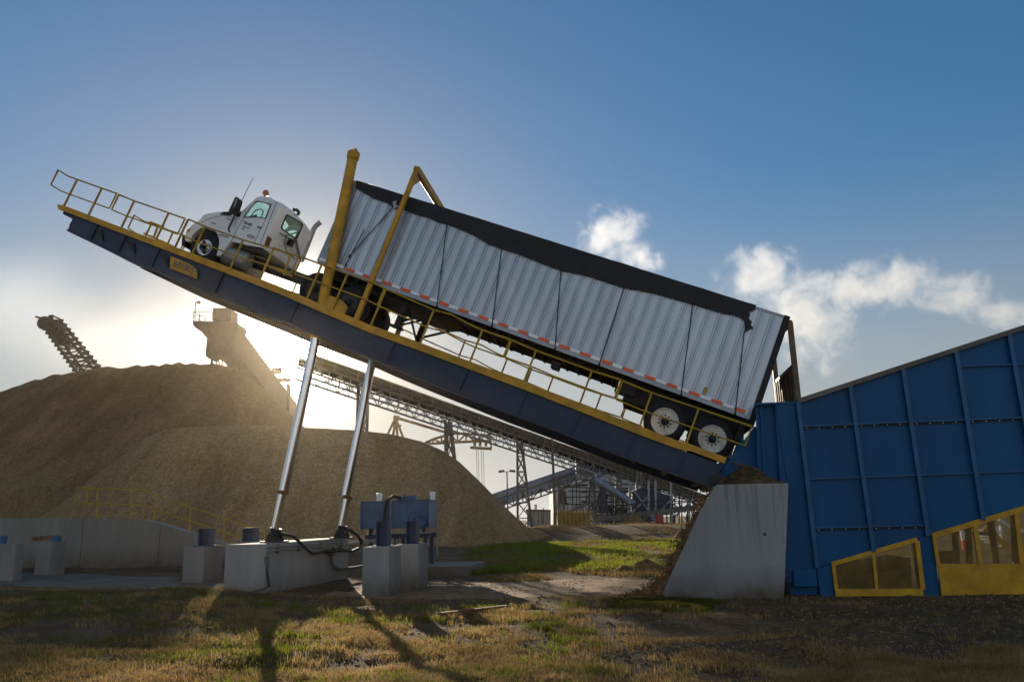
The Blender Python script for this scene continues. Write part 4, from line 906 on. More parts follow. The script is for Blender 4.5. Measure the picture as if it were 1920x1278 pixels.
mb = MB(); wsq = [ca[2]+W*.03+D1*.02, ca[3]+W*.03+D1*.02, ca[3]+far-W*.03+D1*.02, ca[2]+far-W*.03+D1*.02]; mb.plate(wsq, D1*.006); mb.build('windshield', M['glass'], e)
def frame(outline, k, ext, m, nm, grow=1.12):
    c_ = sum(outline, V3())/len(outline); mb = MB(); mb.plate([c_+(p-c_)*grow for p in outline], ext, [[c_+(p-c_)*.96 for p in outline]]); return mb.build(nm, m, k)
for o, sg in ((0, 1), (TW-.04, -1)):
    sw = [p+W*o for p in cw]; mb = MB(); mb.plate([p+W*(.02*sg) for p in sw], W*(.006*sg)); pn = mb.build('side_window', M['glass'], e); frame([p-W*(.006*sg) for p in sw], pn, W*(.012*sg), M['seam_dark'], 'window_seal', 1.07)
mb = MB(); mb.plate([p-D1*.02 for p in rw], -D1*.006); pn = mb.build('rear_window', M['glass'], e); frame([p+D1*.006 for p in rw], pn, -D1*.012, M['seam_dark'], 'window_seal', 1.12)
mb = MB(); q0 = AB(z2(905, 455)); lbox(mb, q0[0]-.1, q0[0]+.25, bbm+.1, q0[1]+.02, sT+.25, sT+.85); mb.build('seat', M['seat'], e, bevel=.05); mb = MB(); lbox(mb, q0[0]-.1, q0[0]+.25, bbm+.1, q0[1]+.02, sT+1.3, sT+1.9); mb.build('seat', M['seat'], e, bevel=.05)
mb = MB(); cst = z2(860, 445, sT+.6); mb.tube([cst+D2*.2*math.cos(t)+W*.2*math.sin(t)+D1*.08*math.cos(t) for t in [2*math.pi*i/18 for i in range(19)]], .018, 6); mb.tube([cst, cst-D1*.3-D2*.2], .03, 6); mb.build('steering_wheel', M['black'], e)
mb = MB(); lbox(mb, AB(ca[2])[0]+.05, AB(ca[2])[0]+.38, bbm+.3, AB(ca[2])[1]-.08, sT+.1, sT+TW-.15); mb.build('dashboard', M['seat'], e)
mb = MB()
for a_, b_ in (((1005, 340), (950, 480)), ((950, 480), (835, 715)), ((725, 470), (615, 690)), ((640, 470), (578, 590)), ((1060, 310), (890, 742))):
    mb.bar(z2(*a_)-W*.004, z2(*b_)-W*.004, .008, .012, W)
mb.build('door_seam', M['seam_dark'], e)
mb = MB(); mb.plate([z2(492, 440)-W*.006, z2(505, 424)-W*.006, z2(535, 410)-W*.006, z2(622, 414)-W*.006, z2(606, 450)-W*.006], W*.02); mb.build('hood_intake', M['black'], e); mb = MB(); mb.plate([z2(648, 458)-W*.006, z2(668, 420)-W*.006, z2(706, 416)-W*.006, z2(690, 462)-W*.006], W*.02); mb.build('cowl_panel', M['black'], e)
mo = [(572, 408), (638, 266), (650, 259), (672, 266), (684, 285), (662, 358), (618, 420)]
mb = MB(); mb.plate([z2(x, y, sT-.28) for x, y in mo], W*.22); mr_ = mb.build('mirror', M['black'], e, bevel=.02); mb = MB(); mb.plate([z2(x, y, sT+TW+.05) for x, y in mo], W*.22); mb.build('mirror', M['black'], e, bevel=.02)
mb = MB(); mb.plate([z2(x, y, sT-.283) for x, y in ((655, 280), (668, 284), (640, 362), (628, 368))], -W*.003); mb.build('mirror_glass', M['alurail'], mr_)
for o in (0, TW-.1):
    mb = MB(); mb.tube([z2(640, 372, sT-.15)+W*(o*1.12), z2(700, 414, sT+.02)+W*o], .025, 6); mb.tube([z2(640, 440, sT-.1)+W*(o*1.06), z2(575, 575, sT-.05)+W*o, z2(588, 618, sT-.0)+W*o], .018, 6)
    mb.build('mirror_arm', M['black'], e)
mb = MB(); mb.tube([z2(660, 402, sT-.1), z2(742, 235, sT-.1), z2(826, 66, sT-.1)], [.012, .009, .006], 6); mb.build('antenna', M['black'], e)
mb = MB(); c_ = z2(950, 222, sT+.9); mb.tube([z2(938, 262, sT+.9), z2(934, 240, sT+.9), c_], .02, 6); mb.lathe(c_, (-D1*.3-W).normalized(), [(.04, -.1), (.085, -.02), (.09, .03), (.075, .05), (0, .06)], 18); mb.build('roof_lamp', M['lens'], e, smooth_=True)
mb = MB()
for x, y in ((1232, 390), (1262, 395), (1278, 425)): q = rp(x, y); mb.box(q-D2*.0, D1*.03, W*.035, D2*.04)
mb.tube([rp(1220, 380), rp(1290, 405), rp(1285, 440), rp(1232, 440)], .014, 6); mb.build('horn_bracket', M['black'], e)
mb = MB(); sx_ = sT+TW+.12; mb.tube([z2(1300, 905, sx_), z2(1408, 625, sx_), z2(1432, 572, sx_), z2(1462, 540, sx_), z2(1497, 513, sx_)], [.085, .085, .075, .075, .075], 12); mb.build('exhaust_stack', M['gal'], e, smooth_=True)
for (x0_, y0_, x1_, y1_, m_) in ((1074, 364, 1045, 455, 'refl'), (1390, 610, 1366, 690, 'refl'), (968, 648, 935, 738, 'rust')):
    p, q = rp(x0_, y0_)+D1*.012, rp(x1_, y1_)+D1*.012; w_ = .045 if m_ == 'refl' else .12
    mb = MB(); mb.plate([p, p+W*w_*2, q+W*w_*2, q], -D1*.008); mb.build('rear_reflector' if m_ == 'refl' else 'vent', M[m_], e)
mb = MB()                                                   # lettering too small to read in the photo, kept as short strokes
for y0_, x0_, wds in ((500, 728, (44, 40)), (520, 740, (30, 34)), (548, 722, (36, 24)), (570, 712, (30,)), (470, 560, (42, 20))):
    x_ = x0_; y_ = y0_
    for w_ in wds:
        mb.plate([z2(x_, y_)-W*.003, z2(x_+w_, y_+w_*.36)-W*.003, z2(x_+w_-4, y_+w_*.36+11)-W*.003, z2(x_-4, y_+11)-W*.003], -W*.002); x_ += w_+7; y_ += (w_+7)*.36
mb.build('door_lettering', M['ink'], e)
mb = MB(); mb.bar(z2(868, 560)-W*.012, z2(905, 574)-W*.012, .03, .035, W); mb.build('door_handle', M['black'], e)
mb = MB(); mb.tube([z2(640, 470)-W*.004, z2(560, 450)-W*.004, z2(470, 455)-W*.004, z2(380, 482)-W*.004, z2(300, 520)-W*.004], .006, 5); mb.tube([z2(482, 640)-W*.02, z2(520, 643)-W*.02, z2(580, 662)-W*.02], .012, 5); mb.build('hood_seam', M['seam_dark'], e)
mb = MB(); mb.plate([z2(410, 518)-W*.004, z2(455, 524)-W*.004, z2(453, 532)-W*.004, z2(408, 526)-W*.004], -W*.004); mb.build('side_marker', M['ink'], e)
c_ = z2(802, 658); xd = D1; ov = [c_+xd*.12*math.cos(t)+D2*.055*math.sin(t)-W*.003 for t in [2*math.pi*i/28 for i in range(28)]]
mb = MB(); mb.plate(ov, -W*.004, [[c_+(p-c_)*.80 for p in ov]]); mb.plate([c_+D1*-.07+D2*.012-W*.003, c_+D1*.07+D2*.012-W*.003, c_+D1*.07-D2*.014-W*.003, c_+D1*-.07-D2*.014-W*.003], -W*.004); mb.build('door_emblem', M['ink'], e)
# front end, tank, frame
mb = MB(); mb.plate([z2(*q) for q in ((112, 650), (142, 640), (142, 745), (106, 745))], W*TW); mb.build('bumper', M['black'], e, bevel=.02)
mb = MB(); mb.plate([z2(166, 588)-W*.01, z2(195, 578)-W*.01, z2(188, 606)-W*.01, z2(158, 612)-W*.01], W*.1); mb.build('headlight', M['lens'], e)
wa, wb_, _ = AB(z2(322, 776)); wbc = deckb(wa)+.42
WC = L(wa+.02, max(wb_-.06, wbc), sT+.02)
wheel(WC, .46, .32, .215, e, M['polish'], -1, -.03); wheel(WC+W*(TW-.04), .46, .32, .215, e, M['polish'], 1, -.03)
mb = MB(); t0, t1 = z2(560, 790, sT+.32), z2(800, 880, sT+.32); mb.lathe(t0-D2*.12, (t1-t0), [(0, 0), (.22, .0), (.27, .05), (.27, (t1-t0).length-.05), (.22, (t1-t0).length), (0, (t1-t0).length)], 24); mb.build('fuel_tank', M['gal'], e, smooth_=True)
mb = MB(); mb.plate([z2(640, 700)+W*.1, z2(905, 765)+W*.1, z2(880, 812)+W*.1, z2(640, 748)+W*.1], W*.5); mb.build('step', M['dark'], e)
tb = deckb(-11)+.62
mb = MB()
for s in (sT+.65, sT+1.45): lbox(mb, wa-.7, -8.1, tb-.05, tb+.16, s, s+.09)
for a in (-11.6, -10.8, -10.0, -9.2, -8.3): lbox(mb, a, a+.12, tb-.03, tb+.14, sT+.7, sT+1.5)
lbox(mb, -9.6, -8.6, tb+.18, tb+.26, sT+.5, sT+1.7); mb.build('frame', M['chassis'], e)
for a in (-9.55, -8.55):
    for s, fc in ((sT, -1), (sT+TW, 1)): wheel(L(a, deckb(a)+.45, s), .48, .5, .27, e, M['dark'], fc)
mb = MB()
for i in range(121):
    t = i/120; p = lerp(rp(1205, 660), rp(1250, 870), t)+D1*.12; mb.v.append(p)
coil = [p+D1*.05*math.cos(i*.66)+W*.05*math.sin(i*.66) for i, p in enumerate(mb.v)]; mb = MB(); mb.tube(coil, .012, 5); mb.build('air_hose', M['dark'], e)
mb = MB(); mb.tube([rp(1075, 615)+D1*.05, rp(1180, 690)+D1*.15, rp(1235, 600)+D1*.12, rp(1130, 640)+D1*.08, rp(1100, 700)+D1*.1, rp(1110, 780)+D1*.12, rp(1180, 860)+D1*.2], .014, 5); mb.box(rp(1175, 712)+D1*.08, D1*.06, W*.09, D2*.1); mb.build('brake_line', M['black'], e)
# ------------------------------------------------------------------ receiving hopper
SB = 17.9
def B(px, py, o=0.): return S(px, py, SB)+W*o
e = HOP = empty('receiving_hopper', S(1700, 1116, SB), 'big blue steel receiving hopper with sloped top and bolted ribs', 'hopper')
E_ = 2110
def ytop(x): return 747-(x-1495)*.3225
def ybot(x): return 1055-(x-1558)*.2900
wall = [(1495, 748), (E_, ytop(E_)), (E_, ybot(E_)), (1558, 1055), (1533, 1064)]
mb = MB(); mb.plate([B(*q) for q in wall], W*4.1); mb.build('hopper_wall', M['blue'], e)
mb = MB(); q = [(1494, 748), (E_, ytop(E_)-1), (E_, ytop(E_)+8), (1495, 757)]; mb.plate([B(*p, -.10) for p in q], W*4.3); mb.build('top_flange', M['galdark'], e)
ribs = [((1495, 755), (1531, 1064)), ((1592, 722), (1636.5, 1034)), ((1690.6, 690), (1737.5, 1004)), ((1789.6, 658), (1841, 975)), ((1888.6, 626), (1946, 945)), ((1987, 595), (2050, 915)), ((2085, 562), (2150, 880))]
for tp, bo in ribs[:6]:
    mb = MB(); a, b_ = B(*tp), B(*bo); mb.plate([a-T*.022, a+T*.022, b_+T*.022, b_-T*.022], -W*.085); mb.plate([a-T*.042-W*.085, a+T*.042-W*.085, b_+T*.042-W*.085, b_-T*.042-W*.085], -W*.012); mb.build('rib', M['bluerib'], e)
def ribx(i, y):
    (x0_, y0_), (x1_, y1_) = ribs[i]; return x0_+(x1_-x0_)*(y-y0_)/(y1_-y0_)
def hline(y0_, sl, i0, bolts, nm):
    for i in range(i0, 6):
        xa, xb = ribx(i, y0_-sl*(ribx(i, y0_)-1500))+3, ribx(i+1, y0_-sl*(ribx(i+1, y0_)-1500))-3
        ya, yb = y0_-sl*(xa-1500), y0_-sl*(xb-1500)
        if ya > ybot(xa)-6 or yb > ybot(xb)-3: continue
        if i == 5: xb = min(xb, E_-1); yb = y0_-sl*(xb-1500)
        a, b_ = B(xa, ya), B(xb, yb); mb = MB(); mb.plate([a, b_, b_-Z*.03, a-Z*.03], -W*.065); mb.build('stiffener', M['bluerib'], e)
        if bolts:
            mb = MB(); mb.plate([a-Z*.034-W*.0, b_-Z*.034, b_-Z*.085, a-Z*.085], -W*.012); mb.build('flange', M['dirtyflange'], e)
            mb = MB()
            for k in range(4):
                p = lerp(a, b_, (k+.35)/4)-Z*.058; mb.lathe(p-W*.012, -W, [(.016, 0), (.016, .018), (.009, .022)], 6)
            mb.build('bolt_row', M['bolt'], e)
hline(798, .04, 0, True, ''); hline(897, .037, 0, False, ''); hline(988.5, .026, 0, True, '')
for i in (3, 4, 5):
    xa, xb = ribx(i, 685)+3, ribx(i+1, 680)-3; a, b_ = B(xa, 686-.035*(xa-1797)), B(xb, 686-.035*(xb-1797)); mb = MB(); mb.plate([a, b_, b_-Z*.03, a-Z*.03], -W*.065); mb.build('stiffener', M['bluerib'], e)
# folded inlet plates left of the first rib
mb = MB(); mb.plate([B(1453, 757, .02), B(1494, 755, .02), B(1533, 1090, .02), B(1476, 1092, .02)], W*.04)
mb.plate([B(1419, 760, .16), B(1455, 758, .16), B(1478, 910, .16), B(1424, 910, .16)], W*.04); mb.plate([B(1453, 757, .02), B(1457, 757, .2), B(1480, 910, .2), B(1476, 910, .02)], T*.02)
mb.plate([B(1426, 758, .10), B(1430, 758, .10), B(1438, 910, .10), B(1434, 910, .10)], W*.06)
mb.plate([B(1418, 755, -.0), B(1494, 752, -.0), B(1494, 756, -.0), B(1418, 759, -.0)], W*.3); mb.build('inlet_plate', M['blue'], e)
mb = MB(); mb.plate([B(1362, 872, .42), B(1420, 795, .42), B(1432, 800, .42), B(1440, 912, .42), B(1344, 912, .42)], W*.05); mb.build('chute_plate', M['blue'], e); mb = MB(); mb.plate([B(1362, 872, 3.9), B(1440, 770, 3.9), B(1440, 912, 3.9), B(1344, 912, 3.9)], W*.05); mb.build('chute_plate', M['blue'], e)
mb = MB()
for y_ in range(775, 1075, 22): x_ = 1495+(y_-755)*.1165; p = B(x_-4, y_); mb.lathe(p+W*.01, -W, [(.016, 0), (.016, .03)], 6)
mb.build('bolt_row', M['dirtyflange'], e)
# base posts, motor box and guards
mb = MB(); mb.plate([B(1531, 1066), B(1558, 1056), B(1564, 1118), B(1539, 1118)], W*.25); mb.build('base_post', M['blue'], e)
mb = MB(); mb.plate([B(1716, 1010, .01), B(1748, 1000, .01), B(1764, 1118, .01), B(1730, 1118, .01)], W*.25); mb.build('base_post', M['blue'], e)
mb = MB(); mb.plate([B(1486, 1068, -.08), B(1528, 1064, -.08), B(1531, 1098, -.08), B(1488, 1099, -.08)], W*.35); mb.plate([B(1482, 1078, .1), B(1500, 1060, .1), B(1535, 1050, .1), B(1535, 1116, .1), B(1484, 1116, .1)], W*.1); mb.build('gear_box', M['blue'], e, bevel=.01)
def clip(poly, a, d):
    t0, t1 = -1e9, 1e9; n = len(poly); area = sum(poly[i][0]*poly[(i+1) % n][1]-poly[(i+1) % n][0]*poly[i][1] for i in range(n))
    for i in range(n):
        p, q = poly[i], poly[(i+1) % n]; nx_, ny_ = -(q[1]-p[1]), q[0]-p[0]
        if area < 0: nx_, ny_ = -nx_, -ny_
        den = nx_*d[0]+ny_*d[1]; num = nx_*(a[0]-p[0])+ny_*(a[1]-p[1])
        if abs(den) < 1e-9:
            if num < 0: return None
        elif den > 0: t0 = max(t0, -num/den)
        else: t1 = min(t1, -num/den)
    return (t0, t1) if t1 > t0 else None
def wiremesh(pts, o, name, m, parent, sp=.033, r=.0062):
    w3 = [B(*q, o) for q in pts]; p2 = [(p.dot(T), p.z) for p in w3]; s_ = w3[0].dot(W)
    cx_ = sum(p[0] for p in p2)/len(p2); cz_ = sum(p[1] for p in p2)/len(p2); mb = MB()
    for ang in (math.radians(33), math.radians(147)):
        d = (math.cos(ang), math.sin(ang)); nrm = (-d[1], d[0])
        for k in range(-80, 81):
            a = (cx_+nrm[0]*k*sp, cz_+nrm[1]*k*sp); t = clip(p2, a, d)
            if t and t[1]-t[0] > .02:
                A_ = V3((0, 0, a[1]+d[1]*t[0]))+T*(a[0]+d[0]*t[0])+W*s_; B_ = V3((0, 0, a[1]+d[1]*t[1]))+T*(a[0]+d[0]*t[1])+W*s_
                mb.bar(A_, B_, r*2, r*1.4, W)
    return mb.build(name, m, parent)
def strip(mb, q0, q1, o, w_, dpt=.05):
    a, b_ = B(*q0, o), B(*q1, o); ax = (b_-a).normalized(); up = W.cross(ax).normalized(); mb.plate([a-up*w_/2, b_-up*w_/2, b_+up*w_/2, a+up*w_/2], W*dpt)
M['mesh'] = mat('guard_mesh', (.27, .16, .03), .6, var=.3)
g1 = empty('mesh_guard', B(1645, 1117, -.06), 'small yellow framed mesh guard panel near the pier end of the hopper', 'guard panel', 'yellow guards along the foot of the hopper')
mb = MB(); strip(mb, (1558, 1057), (1718, 1010.5), -.07, .09); strip(mb, (1562, 1060), (1567, 1104), -.065, .075); strip(mb, (1636.5, 1037), (1643, 1106), -.068, .07); strip(mb, (1718, 1013), (1729, 1104), -.065, .09)
mb.plate([B(1564, 1103, -.072), B(1728.5, 1102.5, -.072), B(1730, 1116, -.072), B(1566, 1117, -.072)], W*.05); mb.build('guard_frame', M['yellow'], g1, bevel=.005)
wiremesh([(1562, 1058), (1718, 1013), (1728, 1105), (1567, 1105)], -.035, 'wire_mesh', M['mesh'], g1)
g2 = empty('mesh_guard', B(1850, 1115, -.06), 'larger yellow mesh guard with solid lower plate at the right edge', 'guard panel', 'yellow guards along the foot of the hopper')
mb = MB(); strip(mb, (1746, 1004), (E_-40, 1004-(E_-40-1746)*.2970), -.07, .11); strip(mb, (1750, 1008), (1758, 1058), -.065, .075); strip(mb, (1826, 984), (1836.5, 1059), -.068, .085); strip(mb, (1903, 961), (1914, 1058), -.068, .085); strip(mb, (1982, 938), (1995, 1057), -.068, .085)
mb.build('guard_frame', M['yellow'], g2, bevel=.005)
mb = MB(); mb.plate([B(1757, 1057, -.06), B(E_-40, 1054, -.06), B(E_-38, 1110, -.06), B(1764, 1115, -.06)], W*.05); mb.plate([B(1762, 1104, -.064), B(E_-38, 1101, -.064), B(E_-38, 1102.5, -.064), B(1762, 1105.5, -.064)], W*.004); mb.build('lower_plate', M['yellow'], g2)
wiremesh([(1750, 1006), (E_-45, 905), (E_-42, 1058), (1758, 1060)], -.035, 'wire_mesh', M['mesh'], g2)
# machinery seen through the guards
e = empty('belt_frame', B(1660, 1117, 1.2), 'dark discharge belt machinery behind the yellow mesh guards', 'machinery')
mb = MB(); mb.plate([B(1575, 1082, 1.0), B(1738, 1050, 1.0), B(1742, 1112, 1.0), B(1575, 1112, 1.0)], W*1.6); mb.build('belt_body', M['chassis'], e)
mb = MB(); mb.plate([B(1757, 1038, .9), B(1823, 1035, .9), B(1826, 1060, .9), B(1757, 1060, .9)], W*.1)
for a_, b_ in (((1823, 985), (1829, 1062)), ((1850, 975), (1854, 1062)), ((1893, 960), (1908, 1062)), ((1757, 1000), (1760, 1062)), ((1940, 950), (1946, 1062))): strip(mb, a_, b_, .9, .10, .1)
strip(mb, (1845, 1003), (1905, 1001), .9, .06); mb.build('leg_frame', M['chassis'], e)
mb = MB(); mb.bar(B(1770, 1108, 1.1), B(2100, 1108, 1.1), .3, .3, W)
for i in range(14): p = B(1588+i*11, 1090-i*1.2, .96); mb.lathe(p, -W, [(.035, 0), (.035, .03)], 8)
mb.build('idler_row', M['galdark'], e)
def far(px, py, d): return YP(px, py, d)
e = empty('stair_rail', far(1870, 1030, 31), 'bright yellow and white steel stair seen through the right hand mesh guard', 'stair')
mb = MB(); mb.bar(far(1846, 988, 31), far(1888, 1025, 31), .2, .12, Y); mb.build('stringer', M['yellow'], e); mb = MB(); mb.bar(far(1846, 988, 32), far(1888, 1025, 32), .2, .12, Y); mb.build('stringer', M['yellow'], e)
mb = MB(); mb.bar(far(1856, 980, 31), far(1877, 999, 31), .08, .08, Y); mb.bar(far(1873, 973, 31), far(1905, 996, 31), .1, .08, Y); mb.bar(far(1876, 985, 31), far(1878, 1022, 31), .08, .08, Y); mb.bar(far(1912, 995, 31), far(1940, 993, 31), .12, .1, Y); mb.build('handrail', M['refl'], e)
mb = MB()
for i in range(6): p = far(1850+i*7, 993+i*6, 31); mb.box(p+Y*.5, X*.12, Y*.5, Z*.02)
mb.build('tread', M['gal'], e)
e = empty('marker_post', far(1809, 1024, 33), 'white and orange marker post standing in the grass behind the hopper', 'post')
mb = MB(); mb.bar(far(1806, 994, 33), far(1809, 1012, 33), .26, .12, Y); mb.build('post', M['refl'], e); mb = MB(); mb.bar(far(1809, 1012, 33), far(1811, 1030, 33), .26, .12, Y); mb.build('base', M['orange'], e)

# ------------------------------------------------------------------ hinge pier
SP = 17.5
pp = [(1342, 908), (1479, 905), (1470, 1127), (1256, 1128), (1241, 1114), (1313, 958)]
mb = MB(); mb.plate([S(*q, SP) for q in pp], W*.55); pier = tag(mb.build('concrete_pier', M['pier'], bevel=.02), 'pale wedge shaped concrete pier carrying the hinge end of the platform', 'pier')
mb = MB(); mb.lathe(S(1434, 1001, SP)+W*.002, -W, [(.035, 0), (.035, .005), (.0, .006)], 14); mb.build('tie_hole_plug', M['joint'], pier)
mb = MB(); mb.plate([S(*q, SP)+W*4.2+T*.75 for q in pp], W*.55); tag(mb.build('concrete_pier', M['concrete'], bevel=.02), 'second concrete pier under the far beam, mostly hidden behind the wedge shaped one', 'pier')
mb = MB(); n = 26; K_ = 12
for j in range(K_+1):
    for i in range(n+1):
        t = i/n; px = lerp(1338, 1482, t); hgt = interp([(0, 0), (.1, 6), (.3, 22), (.42, 31), (.52, 29), (.62, 24), (.8, 10), (1, 0)], t)
        c_ = math.sin(math.pi*(j/K_))**.6; p = S(px, 907, SP+.02)+W*(j/K_*.6)
        mb.v.append(p+Z*(max(0, hgt*.0122*c_+.05*fbm(px*.06, j*.5)*c_)))
for j in range(K_):
    for i in range(n): a = j*(n+1)+i; mb.f.append((a, a+1, a+n+2, a+n+1))
chp = MB()
for i in range(260):
    t = rnd.random(); px = lerp(1345, 1475, t); hgt = interp([(0, 0), (.1, 6), (.3, 22), (.42, 31), (.52, 29), (.62, 24), (.8, 10), (1, 0)], t)
    u_ = rnd.random(); p = S(px, 907, SP+.02)+W*(u_*.6)+Z*(hgt*.0122*math.sin(math.pi*u_)**.6+.01)
    d = V3((rnd.gauss(0, 1), rnd.gauss(0, 1), rnd.gauss(0, .5))).normalized(); mb.bar(p-d*rnd.uniform(.02, .06), p+d*rnd.uniform(.02, .06), .02, .006)
tag(mb.build('bark_heap', M['bark']), 'brown heap of bark and chips lying on top of the pale wedge shaped pier', 'chip heap')
mb = MB(); mb.tube([S(1372, 866, SP+.75), S(1395, 874, SP+.6), S(1415, 878, SP+.4), S(1432, 888, SP+.3)], [.02, .035, .03, .012], 6); tag(mb.build('bark_strip', M['rust']), 'long dark bark strip sticking out of the heap on the pier', 'bark')
# chips spilled down between the two piers
line = [(1338, 914), (1318, 942), (1300, 975), (1280, 1012), (1262, 1045), (1245, 1078), (1228, 1094), (1205, 1106), (1178, 1114), (1150, 1119)]
mb = MB(); n = len(line)*4; K_ = 14; rows = []
for j in range(K_+1):
    o = SP+.10+j*.085
    for i in range(n+1):
        t = i/n*(len(line)-1); k = min(len(line)-2, int(t)); f_ = t-k
        px, py = lerp(line[k][0], line[k+1][0], f_), lerp(line[k][1], line[k+1][1], f_)
        p = S(px, py, SP+.3); p = p+W*(o-SP-.3); p += T*(.10*fbm(t*1.3, j*.5)-.01*j)+Z*(-.0035*j*j+.07*fbm(t*1.7, j*.6, 5)); p.z = max(p.z, gh(p.x, p.y)-.05); mb.v.append(p)
for j in range(K_):
    for i in range(n): a = j*(n+1)+i; mb.f.append((a, a+1, a+n+2, a+n+1))
b0 = len(mb.v)
for i in range(n+1): p = mb.v[i]; mb.v.append(V3((p.x+T.x*.8, p.y+T.y*.8, p.z-.05)))
for i in range(n): mb.f.append((i, i+1, b0+i+1, b0+i))
for q in range(700):
    p = mb.v[rnd.randrange(0, (n+1)*6)]; d = V3((rnd.gauss(0, 1), rnd.gauss(0, 1), rnd.gauss(0, .6))).normalized(); p = p+V3((rnd.gauss(0, .08), rnd.gauss(0, .08), .015)); mb.bar(p-d*rnd.uniform(.02, .07), p+d*rnd.uniform(.02, .07), .022, .008)
tag(mb.build('chip_spill', M['chips']), 'slope of spilled wood chips leaning on the left edge of the wedge shaped pier', 'chip heap')

# ------------------------------------------------------------------ plinths, stanchions
def block(name, u0_, u1_, s0, s1, z0_, z1_, m, taper=.0):
    mb = MB(); mb.hexa([Q(u0_-taper, s0-taper, z0_), Q(u1_+taper, s0-taper, z0_), Q(u1_+taper, s1+taper, z0_), Q(u0_-taper, s1+taper, z0_)], [Q(u0_, s0, z1_), Q(u1_, s0, z1_), Q(u1_, s1, z1_), Q(u0_, s1, z1_)])
    return mb.build(name, m, bevel=.012)
def U_(px, py, s): return S(px, py, s).dot(T)
pu0, pu1 = U_(421, 1060, 17.3), U_(498, 1060, 17.3)
PL = tag(block('concrete_plinth', pu0, pu1, 17.3, 22.6, -.1, PT-.003, M['concrete']), 'long concrete plinth with pipes on its side carrying both steel cylinders', 'plinth')
def FACE(px, py, o=.0): return UPL(px, py, pu1+o)
e = empty('hydraulic_hoses', FACE(615, 1040, .05), 'black hydraulic hoses joining a valve block on the side of the long plinth', 'hoses')
mb = MB(); f1 = S(526, 1000, SN+.2); mb.tube([f1, S(540, 1004, SN+.25)+T*.1, FACE(558, 1012, .16), FACE(572, 1026, .14), FACE(585, 1037, .12), FACE(597, 1036, .1), FACE(606, 1033, .08)], .036, 10); mb.build('hose', M['hose'], e, smooth_=True)
mb = MB(); f2 = S(648, 992, SN+3.1); mb.tube([f2, f2+T*.18-Z*.03-W*.1, FACE(671, 1003, .2), FACE(678, 1016, .2), FACE(673, 1027, .18), FACE(660, 1033, .14), FACE(645, 1031, .1)], .036, 10); mb.build('hose', M['hose'], e, smooth_=True)
mb = MB(); p, q = FACE(606, 1033, .08), FACE(645, 1030, .08); mb.tube([p, q], .045, 10)
for px, py in ((612, 1033), (625, 1031), (636, 1030)): c_ = FACE(px, py, .08); mb.lathe(c_-(q-p).normalized()*.04, (q-p), [(.075, 0), (.075, .08)], 10)
mb.box(FACE(622, 1038, .09), T*.06, W*.10, Z*.05); mb.build('valve_block', M['black'], e, bevel=.01)
mb = MB(); mb.tube([FACE(621, 1040, .09), FACE(622, 1052, .09), FACE(627, 1063, .09), FACE(636, 1067, .09), FACE(660, 1064, .09), FACE(700, 1058, .09)], .04, 10); mb.build('steel_pipe', M['galdark'], e, smooth_=True)
e = empty('pipe_run', FACE(600, 1022, .05), 'two thin grey pipes running along the top edge of the long plinth', 'pipes')
for py0, py1 in ((1024, 1011), (1031, 1014)):
    mb = MB(); mb.tube([FACE(500, py0+1, .05), FACE(705, py1, .05)], .022, 8); mb.build('pipe', M['gal'], e)
for px in (520, 560, 600, 640, 680): mb = MB(); mb.box(FACE(px, lerp(1030, 1013, (px-500)/205), .03), T*.03, W*.04, Z*.10); mb.build('clamp', M['galdark'], e)
e = empty('junction_box', FACE(500, 1048, .04), 'small grey switch box with loose wires on the near corner of the plinth', 'switch box')
mb = MB(); mb.box(FACE(500, 1049, .06), T*.04, W*.05, Z*.07); mb.build('box', M['galdark'], e, bevel=.008); mb = MB(); mb.tube([FACE(500, 1032, .03), FACE(500, 1046, .03)], .014, 6); mb.build('conduit', M['gal'], e)
mb = MB()
for k in range(5):
    x_ = 497+k*2; mb.tube([FACE(max(499, x_), 1054, .05), FACE(499+k, 1070+k*2, .09), Q(pu1+.06+.03*k, 17.35-.04*k, .42), Q(pu1-.05*k, 17.22-.05*k, .32)], .005, 5)
mb.build('wire', M['black'], e)
def pedestal(px0, px1, pyt, pyb, s, d, m, label, st=None, zb=None):
    u0_, u1_ = U_(px0, pyt, s), U_(px1, pyt, s); zt = S(px1, pyt, s).z; o = block('concrete_pedestal', u0_, u1_, s, s+d, -.1, zt, m)
    tag(o, label, 'pedestal', 'concrete pedestals under the tip of the platform')
    if st:
        (sx0, sx1, sy), lb = st; a, b_ = U_(sx0, pyt, s+d*.45), U_(sx1, pyt, s+d*.45); zz = S(sx0, sy, s+d*.45).z; um = (a+b_)/2; hw = (b_-a)/2
        mb = MB(); sm = s+d*.45
        for q in (-1, 1): mb.box(Q(um+q*(hw-.015), sm, (zt+zz)/2), T*.015, W*hw*1.0, Z*((zz-zt)/2))
        mb.box(Q(um, sm, (zt+zz)/2), T*(hw-.03), W*.012, Z*((zz-zt)/2-.001)); mb.box(Q(um, sm, zt+.012), T*(hw+.08), W*(hw+.08), Z*.011); mb.box(Q(um, sm, zz+.008), T*(hw+.02), W*(hw+.02), Z*.01)
        tag(mb.build('steel_stanchion', M['post']), lb, 'stanchion', 'short blue steel stanchions on the concrete pedestals')
pedestal(680, 730, 1024, 1105, 19.0, 1.0, M['concrete'], 'nearer of the two tall concrete pedestals in front of the blue tank', ((708, 729, 978), 'blue steel stanchion on the nearer pedestal in front of the blue tank'))
pedestal(742, 785, 1019, 1092, 20.6, .95, M['concrete'], 'concrete pedestal standing behind the nearer one at the tank end of the plinth', ((764, 783, 978), 'blue steel stanchion on the rear pedestal by the tank'))
